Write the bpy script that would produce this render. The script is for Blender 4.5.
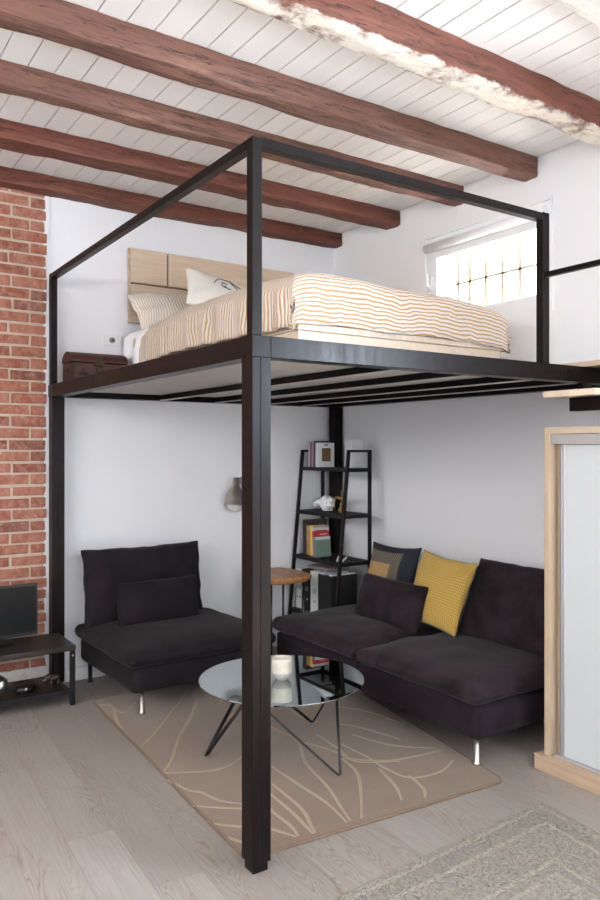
import bpy, bmesh, math, random
from mathutils import Vector, Matrix, noise
random.seed(7)
C = bpy.context.scene
for o in list(bpy.data.objects): bpy.data.objects.remove(o)
COL = C.collection
PI = math.pi
W = 2.36          # window wall plane (y)
CZ = 3.34         # underside of ceiling boards

# ------------------------------------------------------------------ camera
cd = bpy.data.cameras.new('camera'); cam = bpy.data.objects.new('camera', cd); COL.objects.link(cam)
cam.location = (5.073, -1.390, 1.57)
cam.rotation_euler = Matrix(((.5575, 0, .8303), (.8303, 0, -.5575), (0, 1, 0))).to_euler()
cd.sensor_fit = 'HORIZONTAL'; cd.sensor_width = 24.0; cd.lens = 752.0 / 600 * 24.0
cd.shift_y = -2.0 / 600
cd.clip_start = .05
C.camera = cam

# ------------------------------------------------------------------ world, daylight, added fill lamps, exposure
w = bpy.data.worlds.new('sky'); C.world = w; w.use_nodes = True
bg = w.node_tree.nodes['Background']; bg.inputs[0].default_value = (.80, .90, 1, 1); bg.inputs[1].default_value = 3.0

def area(name, loc, target, sx, sy, power, col):
    l = bpy.data.lights.new(name, 'AREA'); l.shape = 'RECTANGLE'; l.size = sx; l.size_y = sy
    l.energy = power; l.color = col
    o = bpy.data.objects.new(name, l); COL.objects.link(o); o.location = loc
    o.rotation_euler = (Vector(target) - Vector(loc)).to_track_quat('-Z', 'Y').to_euler()
    return o
area('daylight_balcony', (5.75, W + .28, 1.95), (5.75, 0, 1.95), 1.5, 1.3, 60, (.66, .82, 1))
area('daylight_balcony_gap', (5.55, W + .26, 1.95), (5.55, 0, 1.95), .36, 1.3, 270, (.74, .87, 1))
area('fill_front', (3.2, -4.35, 2.75), (3.2, -1.5, 3.1), 5.0, 1.1, 125, (1, .985, .97))  # added fill lamp behind the camera; this wall has no window
area('fill_side', (7.75, -1.0, 2.5), (5, -1.0, 2.7), 2.8, 1.4, 30, (.95, .97, 1))  # added fill lamp at the closed right wall, out of view
area('daylight_loft', (.95, W + .95, 2.15), (2.1, W - .6, 3.25), 1.0, .7, 1500, (1, .97, .93))
sl = bpy.data.lights.new('sun', 'SUN'); sl.energy = 105; sl.angle = math.radians(.6); sl.color = (1, .95, .88)
so_ = bpy.data.objects.new('sun', sl); COL.objects.link(so_); so_.location = (6, 6, 6)
so_.rotation_euler = Vector((.02, -.60, -.80)).to_track_quat('-Z', 'Y').to_euler()
C.view_settings.view_transform = 'Standard'; C.view_settings.look = 'None'
C.view_settings.gamma = 1; C.view_settings.use_curve_mapping = False
C.view_settings.exposure = 0.42

# ------------------------------------------------------------------ helpers
def tag(o, label=None, cat=None, group=None, kind=None):
    if label: o['label'] = label
    if cat: o['category'] = cat
    if group: o['group'] = group
    if kind: o['kind'] = kind
    return o
def thing(name, label, cat, loc=(0, 0, 0), group=None):
    o = bpy.data.objects.new(name, None); COL.objects.link(o); o.location = loc; o.empty_display_size = .1
    return tag(o, label, cat, group)
def root_of(o):
    while o.parent: o = o.parent
    return o
def obj(name, bm, mats, parent=None, smooth=False, origin=None, label=None):
    """links a bmesh given in room coordinates as one mesh object"""
    if not isinstance(mats, (list, tuple)): mats = [mats]
    bmesh.ops.recalc_face_normals(bm, faces=bm.faces)
    if parent is not None: off = Vector(root_of(parent).location)
    else: off = Vector(origin) if origin else Vector((0, 0, 0))
    if off.length: bmesh.ops.translate(bm, verts=bm.verts, vec=-off)
    me = bpy.data.meshes.new(name); bm.to_mesh(me); bm.free()
    for m in mats: me.materials.append(m)
    if smooth:
        for p in me.polygons: p.use_smooth = True
    o = bpy.data.objects.new(name, me); COL.objects.link(o)
    if parent is not None: o.parent = parent
    else: o.location = off
    if label: o['label'] = label
    return o
def struct(name, bm, mats, **k):
    o = obj(name, bm, mats, **k); o['kind'] = 'structure'; return o
def bevel(o, wd, seg=2, ang=35):
    m = o.modifiers.new('bevel', 'BEVEL'); m.width = wd; m.segments = seg; m.limit_method = 'ANGLE'; m.angle_limit = math.radians(ang); return o
def subsurf(o, n=1):
    m = o.modifiers.new('subsurf', 'SUBSURF'); m.levels = n; m.render_levels = n; return o
def box(bm, lo, hi, mi=0, M=None):
    c = [(x, y, z) for x in (lo[0], hi[0]) for y in (lo[1], hi[1]) for z in (lo[2], hi[2])]
    v = [bm.verts.new(M @ Vector(p) if M else p) for p in c]
    for f in ((0, 1, 3, 2), (4, 6, 7, 5), (0, 4, 5, 1), (2, 3, 7, 6), (0, 2, 6, 4), (1, 5, 7, 3)):
        bm.faces.new([v[i] for i in f]).material_index = mi
    return v
def B(*boxes):
    bm = bmesh.new()
    for b in boxes: box(bm, *b)
    return bm
def tube(bm, pts, r, n=10, closed=False, mi=0, rads=None):
    pts = [Vector(p) for p in pts]; rings = []
    up = None; L = len(pts)
    for i, p in enumerate(pts):
        if closed: d = pts[(i + 1) % L] - pts[i - 1]
        else: d = pts[min(i + 1, L - 1)] - pts[max(i - 1, 0)]
        d.normalize()
        if up is None: up = d.orthogonal().normalized()
        up = (up - d * up.dot(d)); up = up.normalized() if up.length > 1e-6 else d.orthogonal().normalized()
        s = d.cross(up); rr = rads[i] if rads else r
        rings.append([bm.verts.new(p + (up * math.cos(2 * PI * k / n) + s * math.sin(2 * PI * k / n)) * rr) for k in range(n)])
    for i in range(L if closed else L - 1):
        a, b = rings[i], rings[(i + 1) % L]
        for k in range(n): bm.faces.new((a[k], a[(k + 1) % n], b[(k + 1) % n], b[k])).material_index = mi
    if not closed:
        bm.faces.new(rings[0][::-1]).material_index = mi; bm.faces.new(rings[-1]).material_index = mi
def lathe(bm, prof, c, n=32, M=None, mi=0, mis=None):
    rings = []
    for r, z in prof:
        if r < 1e-5: rings.append([bm.verts.new((M @ Vector((0, 0, z)) if M else Vector((0, 0, z))) + Vector(c))])
        else:
            ring = []
            for k in range(n):
                p = Vector((r * math.cos(2 * PI * k / n), r * math.sin(2 * PI * k / n), z))
                ring.append(bm.verts.new((M @ p if M else p) + Vector(c)))
            rings.append(ring)
    for i in range(len(rings) - 1):
        a, b = rings[i], rings[i + 1]; m = mis[i] if mis else mi
        for k in range(n):
            k2 = (k + 1) % n
            if len(a) == 1 and len(b) == 1: continue
            if len(a) == 1: f = bm.faces.new((a[0], b[k2], b[k]))
            elif len(b) == 1: f = bm.faces.new((a[k], a[k2], b[0]))
            else: f = bm.faces.new((a[k], a[k2], b[k2], b[k]))
            f.material_index = m
def rbox(lo, hi, r, n=(12, 12, 4), crown=0, amp=0, freq=4, seed=0, M=None, sag=0, fn=None):
    """soft rounded box: grid cube whose corners are rounded by r, with a crowned top and small lumps"""
    lo, hi = Vector(lo), Vector(hi); c = (lo + hi) / 2; h = (hi - lo) / 2
    bm = bmesh.new(); vs = {}
    def vert(i, j, k):
        key = (i, j, k)
        if key not in vs:
            u = Vector((-math.cos(PI * i / n[0]) * .35 + (2 * i / n[0] - 1) * .65, -math.cos(PI * j / n[1]) * .35 + (2 * j / n[1] - 1) * .65, 2 * k / n[2] - 1))
            p = Vector([u[a] * h[a] for a in range(3)])
            q = Vector([max(-h[a] + r[a] if isinstance(r, tuple) else -min(r, h[a]) * 0 - h[a] + min(r, h[a]), min(h[a] - min(r, h[a]), p[a])) for a in range(3)])
            d = p - q
            if d.length > 1e-9:
                m = [min(r, h[a]) for a in range(3)]
                e = Vector([d[a] / m[a] for a in range(3)])
                mx = max(abs(e[0]), abs(e[1]), abs(e[2])); e = e.normalized() * mx
                p = q + Vector([e[a] * m[a] for a in range(3)])
            if crown and u.z > 0: p.z += crown * (1 - u.x ** 4) * (1 - u.y ** 4)
            if sag and u.z < 0: p.z -= sag * (1 - u.x ** 4) * (1 - u.y ** 4)
            if fn: p = fn(p, u, h)
            if amp:
                nv = noise.noise_vector((p + Vector((seed, seed * .7, 0))) * freq); n2 = noise.noise_vector((p + Vector((seed, 3, 0))) * freq * 2.7)
                p += nv * amp + n2 * amp * .4
            p = p + c
            vs[key] = bm.verts.new(M @ p if M else p)
        return vs[key]
    nx, ny, nz = n
    for i in range(nx):
        for j in range(ny):
            for k in (0, nz): bm.faces.new((vert(i, j, k), vert(i + 1, j, k), vert(i + 1, j + 1, k), vert(i, j + 1, k)))
    for i in range(nx):
        for k in range(nz):
            for j in (0, ny): bm.faces.new((vert(i, j, k), vert(i + 1, j, k), vert(i + 1, j, k + 1), vert(i, j, k + 1)))
    for j in range(ny):
        for k in range(nz):
            for i in (0, nx): bm.faces.new((vert(i, j, k), vert(i, j + 1, k), vert(i, j + 1, k + 1), vert(i, j, k + 1)))
    return bm
def frame_mat(origin, xdir, zdir):
    """local x = width, z = up the face, y = thickness (pointing away behind)"""
    x = Vector(xdir).normalized(); z = Vector(zdir); z = (z - x * z.dot(x)).normalized(); y = z.cross(x)
    M = Matrix((x, y, z)).transposed().to_4x4(); M.translation = Vector(origin); return M
def pillow(wd, ht, th, M, seg=26, amp=.006, seed=0, pinch=.07, power=.42, uvscale=1, wr=.006):
    """stuffed cushion, local origin bottom centre"""
    bm = bmesh.new(); uvl = bm.loops.layers.uv.new('UVMap'); g = {}
    for side in (0, 1):
        for i in range(seg + 1):
            for j in range(seg + 1):
                edge = i in (0, seg) or j in (0, seg)
                if side and edge: g[(1, i, j)] = g[(0, i, j)]; continue
                u = -math.cos(PI * i / seg) * .45 + (2 * i / seg - 1) * .55; v = -math.cos(PI * j / seg) * .45 + (2 * j / seg - 1) * .55
                f = max(0, (1 - u * u)) ** power * max(0, (1 - v * v)) ** power
                x = u * wd / 2 * (1 - pinch * (1 - v * v)); z = v * ht / 2 * (1 - pinch * (1 - u * u)) + ht / 2
                y = (-1 if side == 0 else 1) * th / 2 * f
                p = Vector((x, y, z))
                nv = noise.noise((p + Vector((seed * 3.1, 0, seed))) * 6)
                rad = math.sin(9 * math.atan2(v, u + 1e-6) + seed) * max(0, max(abs(u), abs(v)) - .45)
                p.y += (nv * amp + rad * wr) * (1 if side else -1) * (0.2 if edge else 1)
                pk = 1 + .007 * noise.noise(Vector((u * 5, v * 5, seed))) * max(0, max(abs(u), abs(v)) - .8) * 5
                p.x *= pk; p.z = (p.z - ht / 2) * pk + ht / 2
                p += noise.noise_vector(p * 9 + Vector((seed, 0, 0))) * amp * .6
                g[(side, i, j)] = bm.verts.new(M @ p)
    for side in (0, 1):
        for i in range(seg):
            for j in range(seg):
                q = [(i, j), (i + 1, j), (i + 1, j + 1), (i, j + 1)]
                if side: q = q[::-1]
                f = bm.faces.new([g[(side, a, b)] for a, b in q])
                for lp, (a, b) in zip(f.loops, q): lp[uvl].uv = (a / seg, b / seg)
    return bm
# node helpers
class NT:
    def __init__(s, name, base=(.8, .8, .8), rough=.5, metal=0, **k):
        s.m = bpy.data.materials.new(name); s.m.use_nodes = True; s.t = s.m.node_tree
        s.b = s.t.nodes['Principled BSDF']
        s.b.inputs['Base Color'].default_value = (*base, 1); s.b.inputs['Roughness'].default_value = rough; s.b.inputs['Metallic'].default_value = metal
        for a, v in k.items(): s.b.inputs[a.replace('_', ' ')].default_value = v
    def n(s, typ, ins=None, **props):
        nd = s.t.nodes.new('ShaderNode' + typ)
        for a, v in props.items(): setattr(nd, a, v)
        for a, v in (ins or {}).items():
            if hasattr(v, 'is_output'): s.t.links.new(v, nd.inputs[a])
            else: nd.inputs[a].default_value = v
        return nd
    def link(s, a, b): s.t.links.new(a, b)
    def math(s, op, a, b=0, c=None):
        d = {0: a, 1: b}
        if c is not None: d[2] = c
        return s.n('Math', d, operation=op).outputs[0]
    def ramp(s, fac, stops, interp='LINEAR'):
        r = s.n('ValToRGB', {0: fac}); e = r.color_ramp.elements; r.color_ramp.interpolation = interp
        while len(e) < len(stops): e.new(.5)
        for el, (p, c) in zip(e, stops): el.position = p; el.color = (*c, 1) if len(c) == 3 else c
        return r.outputs[0]
    def mix(s, fac, a, b, blend='MIX'):
        nd = s.n('Mix', data_type='RGBA', blend_type=blend)
        for i, v in ((0, fac), (6, a), (7, b)):
            if hasattr(v, 'is_output'): s.link(v, nd.inputs[i])
            else: nd.inputs[i].default_value = (*v, 1) if isinstance(v, tuple) and len(v) == 3 else v
        return nd.outputs[2]
    def obj(s, scale=(1, 1, 1), rot=(0, 0, 0), loc=(0, 0, 0)):
        tc = s.n('TexCoord'); return s.n('Mapping', {'Vector': tc.outputs['Object'], 'Scale': scale, 'Rotation': rot, 'Location': loc}).outputs[0]
    def noise(s, vec, scale=5, detail=4, rough=.5, dist=0, out=0):
        return s.n('TexNoise', {'Vector': vec, 'Scale': scale, 'Detail': detail, 'Roughness': rough, 'Distortion': dist}).outputs[out]
    def color(s, c): s.link(c, s.b.inputs['Base Color'])
    def bump(s, h, strength=.3, dist=.01):
        s.link(s.n('Bump', {'Height': h, 'Strength': strength, 'Distance': dist}).outputs[0], s.b.inputs['Normal'])
def simple(name, col, rough=.5, metal=0, var=.08, scale=8, bump=0, bd=.002, bscale=60, **k):
    t = NT(name, col, rough, metal, **k); v = t.obj()
    nz = t.noise(v, scale, 5)
    t.color(t.mix(nz, tuple(c * (1 - var) for c in col), tuple(min(1, c * (1 + var)) for c in col)))
    if bump: t.bump(t.noise(v, bscale, 4), bump, bd)
    return t.m

# ------------------------------------------------------------------ materials
M_wall = simple('white_plaster', (.82, .822, .842), .85, var=.015, scale=2, bump=.25, bd=.004, bscale=14)
M_board = None
t = NT('white_painted_boards', (.84, .82, .80), .55)
ri = t.n('NewGeometry').outputs['Random Per Island']
v = t.obj((1, 12, 12)); t.color(t.mix(t.math('ADD', t.math('MULTIPLY', ri, .7), t.math('MULTIPLY', t.noise(v, 3, 4), .3)), (.81, .79, .77), (.88, .865, .85)))
t.bump(t.noise(v, 9, 4), .12, .002); M_board = t.m
def beam_mat(name, dark, mid, light, pale=None, pale_amt=0):
    t = NT(name, mid, .72); v = t.obj((14, 1.1, 14)); v2 = t.obj((3, .8, 3))
    g = t.noise(v, 2.2, 8, .65, .6); bl = t.noise(v2, 1.6, 4)
    c = t.mix(t.ramp(g, [(.35, (0, 0, 0)), (.66, (1, 1, 1))]), dark, light)
    c = t.mix(t.ramp(bl, [(.35, (0, 0, 0)), (.68, (1, 1, 1))]), c, mid)
    fine = t.noise(t.obj((60, 3, 60)), 2, 3)
    c = t.mix(t.math('MULTIPLY', t.ramp(fine, [(.55, (0, 0, 0)), (.75, (1, 1, 1))]), .55), c, tuple(x * .35 for x in dark))
    cr = t.ramp(t.noise(t.obj((9, .7, 9), loc=(4, 2, 1)), 3.5, 3, .5, 1.2), [(.485, (0, 0, 0)), (.5, (1, 1, 1)), (.515, (0, 0, 0))])
    c = t.mix(t.math('MULTIPLY', cr, .85), c, tuple(x * .25 for x in dark))
    if pale:
        # old lime and bare chipped wood that stays on the underside and lower arris
        sx = t.n('SeparateXYZ', {0: t.n('TexCoord').outputs['Object']}).outputs[2]
        h = t.math('ADD', sx, t.math('MULTIPLY', t.math('SUBTRACT', t.noise(t.obj((4, 3.2, 4)), 2.4, 6, .7), .5), .08))
        msk = t.ramp(t.math('MULTIPLY_ADD', h, 1, .5), [(.5 + pale_amt - .008, (1, 1, 1)), (.5 + pale_amt + .008, (0, 0, 0))])
        pc = t.mix(t.ramp(t.noise(t.obj((10, 4, 10)), 4, 6, .7), [(.30, (0, 0, 0)), (.44, (1, 1, 1))]), tuple(x * .62 for x in pale), pale)
        c = t.mix(msk, c, pc)
    t.color(c); t.bump(t.math('ADD', t.math('MULTIPLY', g, 1), t.math('MULTIPLY', cr, -.5)), .7, .008); return t.m
M_beam = beam_mat('old_red_brown_timber', (.040, .020, .015), (.165, .070, .048), (.34, .175, .125))
M_beam2 = beam_mat('deep_red_timber', (.032, .010, .007), (.145, .038, .022), (.30, .11, .065))
M_beamp = beam_mat('limewashed_timber', (.05, .018, .012), (.16, .050, .031), (.29, .12, .078), (.80, .73, .64), .010)
M_beamg = beam_mat('grey_limewashed_timber', (.14, .08, .055), (.28, .19, .14), (.42, .33, .27), (.58, .54, .49), .10)
# brick
t = NT('old_red_brick', (.4, .14, .09), .9)
ri = t.n('NewGeometry').outputs['Random Per Island']; v = t.obj()
c = t.ramp(ri, [(0, (.20, .055, .034)), (.3, (.29, .095, .058)), (.6, (.35, .13, .085)), (.85, (.27, .08, .05)), (1, (.17, .06, .045))])
c = t.mix(t.math('MULTIPLY', t.ramp(t.noise(v, 26, 6, .7), [(.4, (0, 0, 0)), (.7, (1, 1, 1))]), .5), c, (.60, .34, .25))
c = t.mix(t.ramp(t.noise(v, 11, 6, .75), [(.62, (0, 0, 0)), (.74, (1, 1, 1))]), c, (.70, .60, .52))
t.color(c); t.bump(t.noise(v, 55, 6, .7), .8, .004); M_brick = t.m
M_mortar = simple('sandy_lime_mortar', (.50, .40, .31), .95, var=.2, scale=22, bump=.8, bd=.004, bscale=70)
# floor planks (run along x)
t = NT('washed_oak_laminate', (.5, .45, .4), .42)
v = t.obj(rot=(0, 0, math.radians(3)))
def planks(c1, c2): return t.n('TexBrick', {'Vector': v, 'Color1': c1, 'Color2': c2, 'Mortar': (.5, .5, .5, 1), 'Scale': 1, 'Mortar Size': .0012, 'Mortar Smooth': .1, 'Bias': 0, 'Brick Width': 1.28, 'Row Height': .192}, offset=.37)
bt = planks((0, 0, 0, 1), (1, 1, 1, 1)); rnd = bt.outputs[0]; gap = bt.outputs[1]
sp = t.n('SeparateXYZ', {0: v})
cv = t.n('CombineXYZ', {0: t.math('ADD', t.math('MULTIPLY', sp.outputs[0], .9), t.math('MULTIPLY', rnd, 7)), 1: t.math('MULTIPLY', sp.outputs[1], 7.5), 2: t.math('MULTIPLY', rnd, 13)}).outputs[0]
n1 = t.noise(cv, 1.3, 2, .5, .3)
rings = t.math('FRACT', t.math('MULTIPLY', n1, 24))
rings = t.ramp(rings, [(0, (1, 1, 1)), (.12, (.2, .2, .2)), (.45, (0, 0, 0)), (.8, (.25, .25, .25)), (1, (1, 1, 1))])
cv2 = t.n('CombineXYZ', {0: t.math('MULTIPLY', sp.outputs[0], 3), 1: t.math('MULTIPLY', sp.outputs[1], 75), 2: rnd}).outputs[0]
fine = t.noise(cv2, 1.6, 4, .6)
c = t.mix(t.math('ADD', t.math('MULTIPLY', rnd, .55), t.math('MULTIPLY', t.noise(cv, .8, 3), .45)), (.275, .245, .22), (.40, .365, .335))
cath = t.ramp(t.noise(cv, .75, 2), [(.42, (.12, .12, .12)), (.60, (1, 1, 1))])
c = t.mix(t.math('MULTIPLY', t.math('MULTIPLY', rings, cath), .95), c, (.22, .165, .13))
c = t.mix(t.math('MULTIPLY', t.ramp(fine, [(.42, (0, 0, 0)), (.7, (1, 1, 1))]), .5), c, (.27, .215, .175))
c = t.mix(t.math('MULTIPLY', gap, .45), c, (.14, .11, .09))
t.color(c); t.bump(t.math('SUBTRACT', t.math('MULTIPLY', fine, -.3), gap), .25, .001); M_floor = t.m
# rugs
t = NT('beige_pile', (.4, .31, .23), .95, Sheen_Weight=.3); v = t.obj()
t.color(t.mix(t.noise(v, 5, 6, .7), (.140, .088, .052), (.232, .158, .100))); t.bump(t.noise(v, 160, 3), .6, .004); M_rug = t.m
M_rugline = simple('cream_pile', (.38, .30, .215), .95, var=.12, scale=30, bump=.5, bscale=160)
M_rugedge = simple('rug_binding', (.20, .135, .09), .9, var=.15, scale=60)
def persian():
    t = NT('faded_persian_pile', (.5, .5, .45), .95); uv = t.n('TexCoord').outputs['UV']
    s = t.n('SeparateXYZ', {0: uv}); u, v_ = s.outputs[0], s.outputs[1]
    d = t.math('MINIMUM', t.math('MINIMUM', u, t.math('SUBTRACT', 1.9, u)), t.math('MINIMUM', v_, t.math('SUBTRACT', 2.8, v_)))
    base = t.mix(t.noise(uv, 3.2, 5, .6), (.27, .235, .19), (.38, .34, .285))
    # border bands
    band = t.ramp(d, [(0, (.25, .25, .25)), (.022, (.75, .75, .75)), (.04, (.15, .15, .15)), (.115, (.85, .85, .85)), (.135, (.3, .3, .3)), (.31, (.9, .9, .9)), (.33, (.2, .2, .2)), (.37, (.8, .8, .8)), (.39, (.45, .45, .45))], 'CONSTANT')
    bandc = t.mix(band, (.15, .135, .125), (.42, .37, .29))
    c = t.mix(.5, base, bandc)
    # scrolling vines and blossoms
    wn = t.n('TexNoise', {'Vector': uv, 'Scale': 7, 'Detail': 1}).outputs[1]
    warp = t.mix(.16, uv, wn, 'ADD')
    vor = t.n('TexVoronoi', {'Vector': warp, 'Scale': 14, 'Randomness': .7}).outputs[0]
    ringv = t.math('ABSOLUTE', t.math('SINE', t.math('MULTIPLY', vor, 17)))
    vine = t.ramp(ringv, [(.0, (1, 1, 1)), (.28, (1, 1, 1)), (.42, (0, 0, 0))])
    vor2 = t.n('TexVoronoi', {'Vector': warp, 'Scale': 38, 'Randomness': .9}).outputs[0]
    dots = t.ramp(vor2, [(.18, (1, 1, 1)), (.30, (0, 0, 0))])
    edge = t.n('TexVoronoi', {'Vector': warp, 'Scale': 27, 'Randomness': .95}, feature='DISTANCE_TO_EDGE').outputs[0]
    lace = t.ramp(edge, [(.03, (1, 1, 1)), (.07, (0, 0, 0))])
    wear = t.ramp(t.noise(uv, 6, 6, .75), [(.36, (.2, .2, .2)), (.60, (1, 1, 1))])
    c = t.mix(t.math('MULTIPLY', t.math('MULTIPLY', vine, wear), .85), c, (.095, .088, .10))
    c = t.mix(t.math('MULTIPLY', t.math('MULTIPLY', dots, wear), .8), c, (.22, .165, .08))
    c = t.mix(t.math('MULTIPLY', t.math('MULTIPLY', lace, wear), .4), c, (.46, .41, .32))
    c = t.mix(t.math('MULTIPLY', t.ramp(t.noise(uv, 2.2, 3), [(.56, (0, 0, 0)), (.66, (1, 1, 1))]), .4), c, (.15, .17, .19))
    c = t.mix(t.math('MULTIPLY', t.ramp(t.noise(uv, 48, 3, .7), [(.45, (0, 0, 0)), (.62, (1, 1, 1))]), .5), c, (.15, .135, .13))
    t.color(c); t.bump(t.noise(uv, 220, 2), .5, .003); return t.m
M_persian = persian()
def fabric(name, a, b, sc=5, bscale=240, bumpS=.35, sheen=.4, rough=.92):
    t = NT(name, a, rough, Sheen_Weight=sheen, Sheen_Roughness=.45, Specular_IOR_Level=.12); v = t.obj()
    t.color(t.mix(t.ramp(t.noise(v, sc, 5, .6, .6), [(.32, (0, 0, 0)), (.7, (1, 1, 1))]), a, b))
    t.bump(t.math('ADD', t.math('MULTIPLY', t.noise(v, bscale, 2), .4), t.noise(v, 9, 3)), bumpS, .004); return t.m
M_velvet = fabric('dark_aubergine_velvet', (.010, .0072, .0088), (.037, .0245, .030), 4.2, sheen=.08)
M_velvet2 = fabric('charcoal_upholstery', (.017, .012, .017), (.024, .017, .024), 6, sheen=.05)
M_chair = fabric('charcoal_velvet', (.011, .0085, .010), (.021, .016, .019), 4.5, sheen=.05)
M_navy = fabric('navy_cotton', (.016, .018, .028), (.022, .025, .038), 8, sheen=.1)
t = NT('mustard_waffle', (.55, .36, .07), .9, Sheen_Weight=.2)
uv = t.n('TexCoord').outputs['UV']; s = t.n('SeparateXYZ', {0: uv})
gx = t.math('ABSOLUTE', t.math('SINE', t.math('MULTIPLY', s.outputs[0], 100))); gy = t.math('ABSOLUTE', t.math('SINE', t.math('MULTIPLY', s.outputs[1], 100)))
wf = t.math('MULTIPLY', gx, gy); t.color(t.mix(wf, (.42, .255, .05), (.64, .42, .10))); t.bump(wf, .6, .003); M_mustard = t.m
# navy pillow with woven grey square and tan square
t = NT('patchwork_cushion_cover', (.02, .02, .03), .9)
uv = t.n('TexCoord').outputs['UV']; s = t.n('SeparateXYZ', {0: uv})
def rect(u0, u1, v0, v1):
    a = t.math('MULTIPLY', t.math('GREATER_THAN', s.outputs[0], u0), t.math('LESS_THAN', s.outputs[0], u1))
    return t.math('MULTIPLY', a, t.math('MULTIPLY', t.math('GREATER_THAN', s.outputs[1], v0), t.math('LESS_THAN', s.outputs[1], v1)))
st = t.math('GREATER_THAN', t.math('SINE', t.math('MULTIPLY', t.math('ADD', s.outputs[0], s.outputs[1]), 190)), -.1)
c = t.mix(rect(-.1, .72, -.1, .86), (.016, .018, .028), t.mix(st, (.055, .048, .042), (.20, .165, .125)))
c = t.mix(rect(.06, .56, .12, .68), c, (.42, .25, .11)); t.color(c); M_patch = t.m
# striped bedding (u of the UV map runs along the cloth)
def stripes(name, period, duty, col, white, wob=.012):
    t = NT(name, white, .9, Sheen_Weight=.15); uv = t.n('TexCoord').outputs['UV']
    s = t.n('SeparateXYZ', {0: uv}); nz = t.math('ADD', t.noise(uv, 4, 2), t.math('MULTIPLY', t.noise(uv, 13, 2), .35))
    u = t.math('ADD', s.outputs[0], t.math('MULTIPLY', nz, wob))
    w_ = t.math('SINE', t.math('MULTIPLY', u, 2 * PI / period))
    t.color(t.mix(t.ramp(t.math('MULTIPLY_ADD', w_, .5, .5), [(duty - .12, (0, 0, 0)), (duty + .12, (1, 1, 1))]), white, col))
    t.bump(t.math('ADD', t.math('MULTIPLY', w_, .12), t.noise(uv, 9, 4)), .35, .012); return t.m
M_duvet = stripes('ochre_striped_cotton', .0205, .60, (.43, .26, .12), (.62, .565, .52), .055)
M_pilstripe = stripes('ochre_striped_pillowcase', .030, .70, (.58, .44, .31), (.78, .73, .68), .035)
M_sheet = simple('white_cotton_sheet', (.80, .78, .79), .9, var=.03, bump=.4, bd=.01, bscale=9)
M_pilwhite = simple('ivory_cotton', (.84, .81, .74), .9, var=.03, bump=.3, bd=.008, bscale=10)
M_yellow = simple('yellow_cotton', (.85, .55, .05), .9, var=.05)
M_ink = simple('black_ink', (.02, .02, .02), .8)
# wood
def wood(name, a, b, sc=(1, 14, 14), rough=.5, lines=None):
    t = NT(name, a, rough); v = t.obj(sc); g = t.noise(v, 2.6, 6, .6, .4)
    t.color(t.mix(t.ramp(g, [(.3, (0, 0, 0)), (.7, (1, 1, 1))]), a, b)); t.bump(g, .12, .001); return t.m
M_oak_y = wood('pale_oak_veneer', (.56, .42, .30), (.67, .53, .40), (20, 1.3, 20))
M_oak_x = wood('pale_oak_panel', (.50, .385, .275), (.60, .48, .365), (1.3, 20, 20))
M_oak_z = wood('pale_oak_upright', (.47, .35, .24), (.57, .445, .325), (16, 16, 1.2))
t = NT('butcher_block_pine', (.7, .55, .4), .55); v = t.obj((1, 1, 1)); s = t.n('SeparateXYZ', {0: v})
st = t.n('TexWhiteNoise', {'W': t.math('FLOOR', t.math('MULTIPLY', t.math('ADD', s.outputs[0], s.outputs[1]), 24))}, noise_dimensions='1D').outputs[0]
t.color(t.mix(st, (.62, .47, .34), (.76, .63, .50))); M_block = t.m
M_plinth = wood('orange_oak_plinth', (.44, .31, .21), (.54, .40, .28), (1.3, 16, 16))
M_live = wood('live_edge_acacia', (.26, .10, .030), (.50, .245, .09), (2.4, 13, 13), .4)
M_steel = None
t = NT('dark_brown_painted_steel', (.02, .016, .016), .36, 0, Specular_IOR_Level=.11); v = t.obj((9, 9, 2.2))
t.color(t.mix(t.noise(v, 3, 6, .7), (.0055, .0038, .0038), (.011, .0075, .0075)))
t.link(t.ramp(t.noise(v, 4, 6), [(.3, (.27, .27, .27)), (.7, (.38, .38, .38))]), t.b.inputs['Roughness']); t.bump(t.noise(t.obj((2, 2, 2)), 5, 3), .05, .01); M_steel = t.m
M_blk = simple('black_powder_coat', (.008, .007, .008), .5, Specular_IOR_Level=.25, var=.1)
M_blkrod = simple('black_lacquer_rod', (.010, .009, .010), .28)
M_tvwood = wood('blackbrown_laminate', (.010, .0065, .006), (.020, .013, .011), (14, 1.5, 14), .4)
M_plastic = simple('black_plastic', (.010, .010, .011), .3)
M_screen = simple('black_screen_glass', (.006, .007, .008), .3, Specular_IOR_Level=.2)
M_chrome = simple('brushed_steel', (.62, .60, .57), .28, 1, var=.05)
M_chrome2 = simple('brushed_nickel', (.46, .42, .38), .36, 1, var=.1, scale=20)
M_alu = simple('satin_aluminium', (.62, .62, .64), .4, .7, var=.03)
M_grey = simple('grey_rail', (.42, .40, .39), .5, .3, var=.03)
M_white = simple('white_lacquer', (.56, .585, .60), .35, var=.01)
M_paint = simple('white_paint', (.82, .82, .83), .6, var=.02)
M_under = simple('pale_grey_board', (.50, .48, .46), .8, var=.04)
M_mirror = NT('dark_mirror_glass', (.46, .52, .53), .02, 1.0).m
M_paper = simple('book_pages', (.68, .64, .56), .9)
M_bulb = NT('frosted_bulb', (.72, .72, .72), .25, Transmission_Weight=.25).m
M_lens = NT('window_glass', (1, 1, 1), .0, Transmission_Weight=1.0, IOR=1.02).m
def flat(name, col, rough=.6): return simple(name, col, rough, var=.05)

# ------------------------------------------------------------------ room shell
struct('floor', B(((-.3, -4.4, -.1), (7.8, W + .3, 0))), M_floor)
struct('wall_left', B(((-.25, -4.4, 0), (0, W, CZ + .06))), M_wall)
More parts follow.
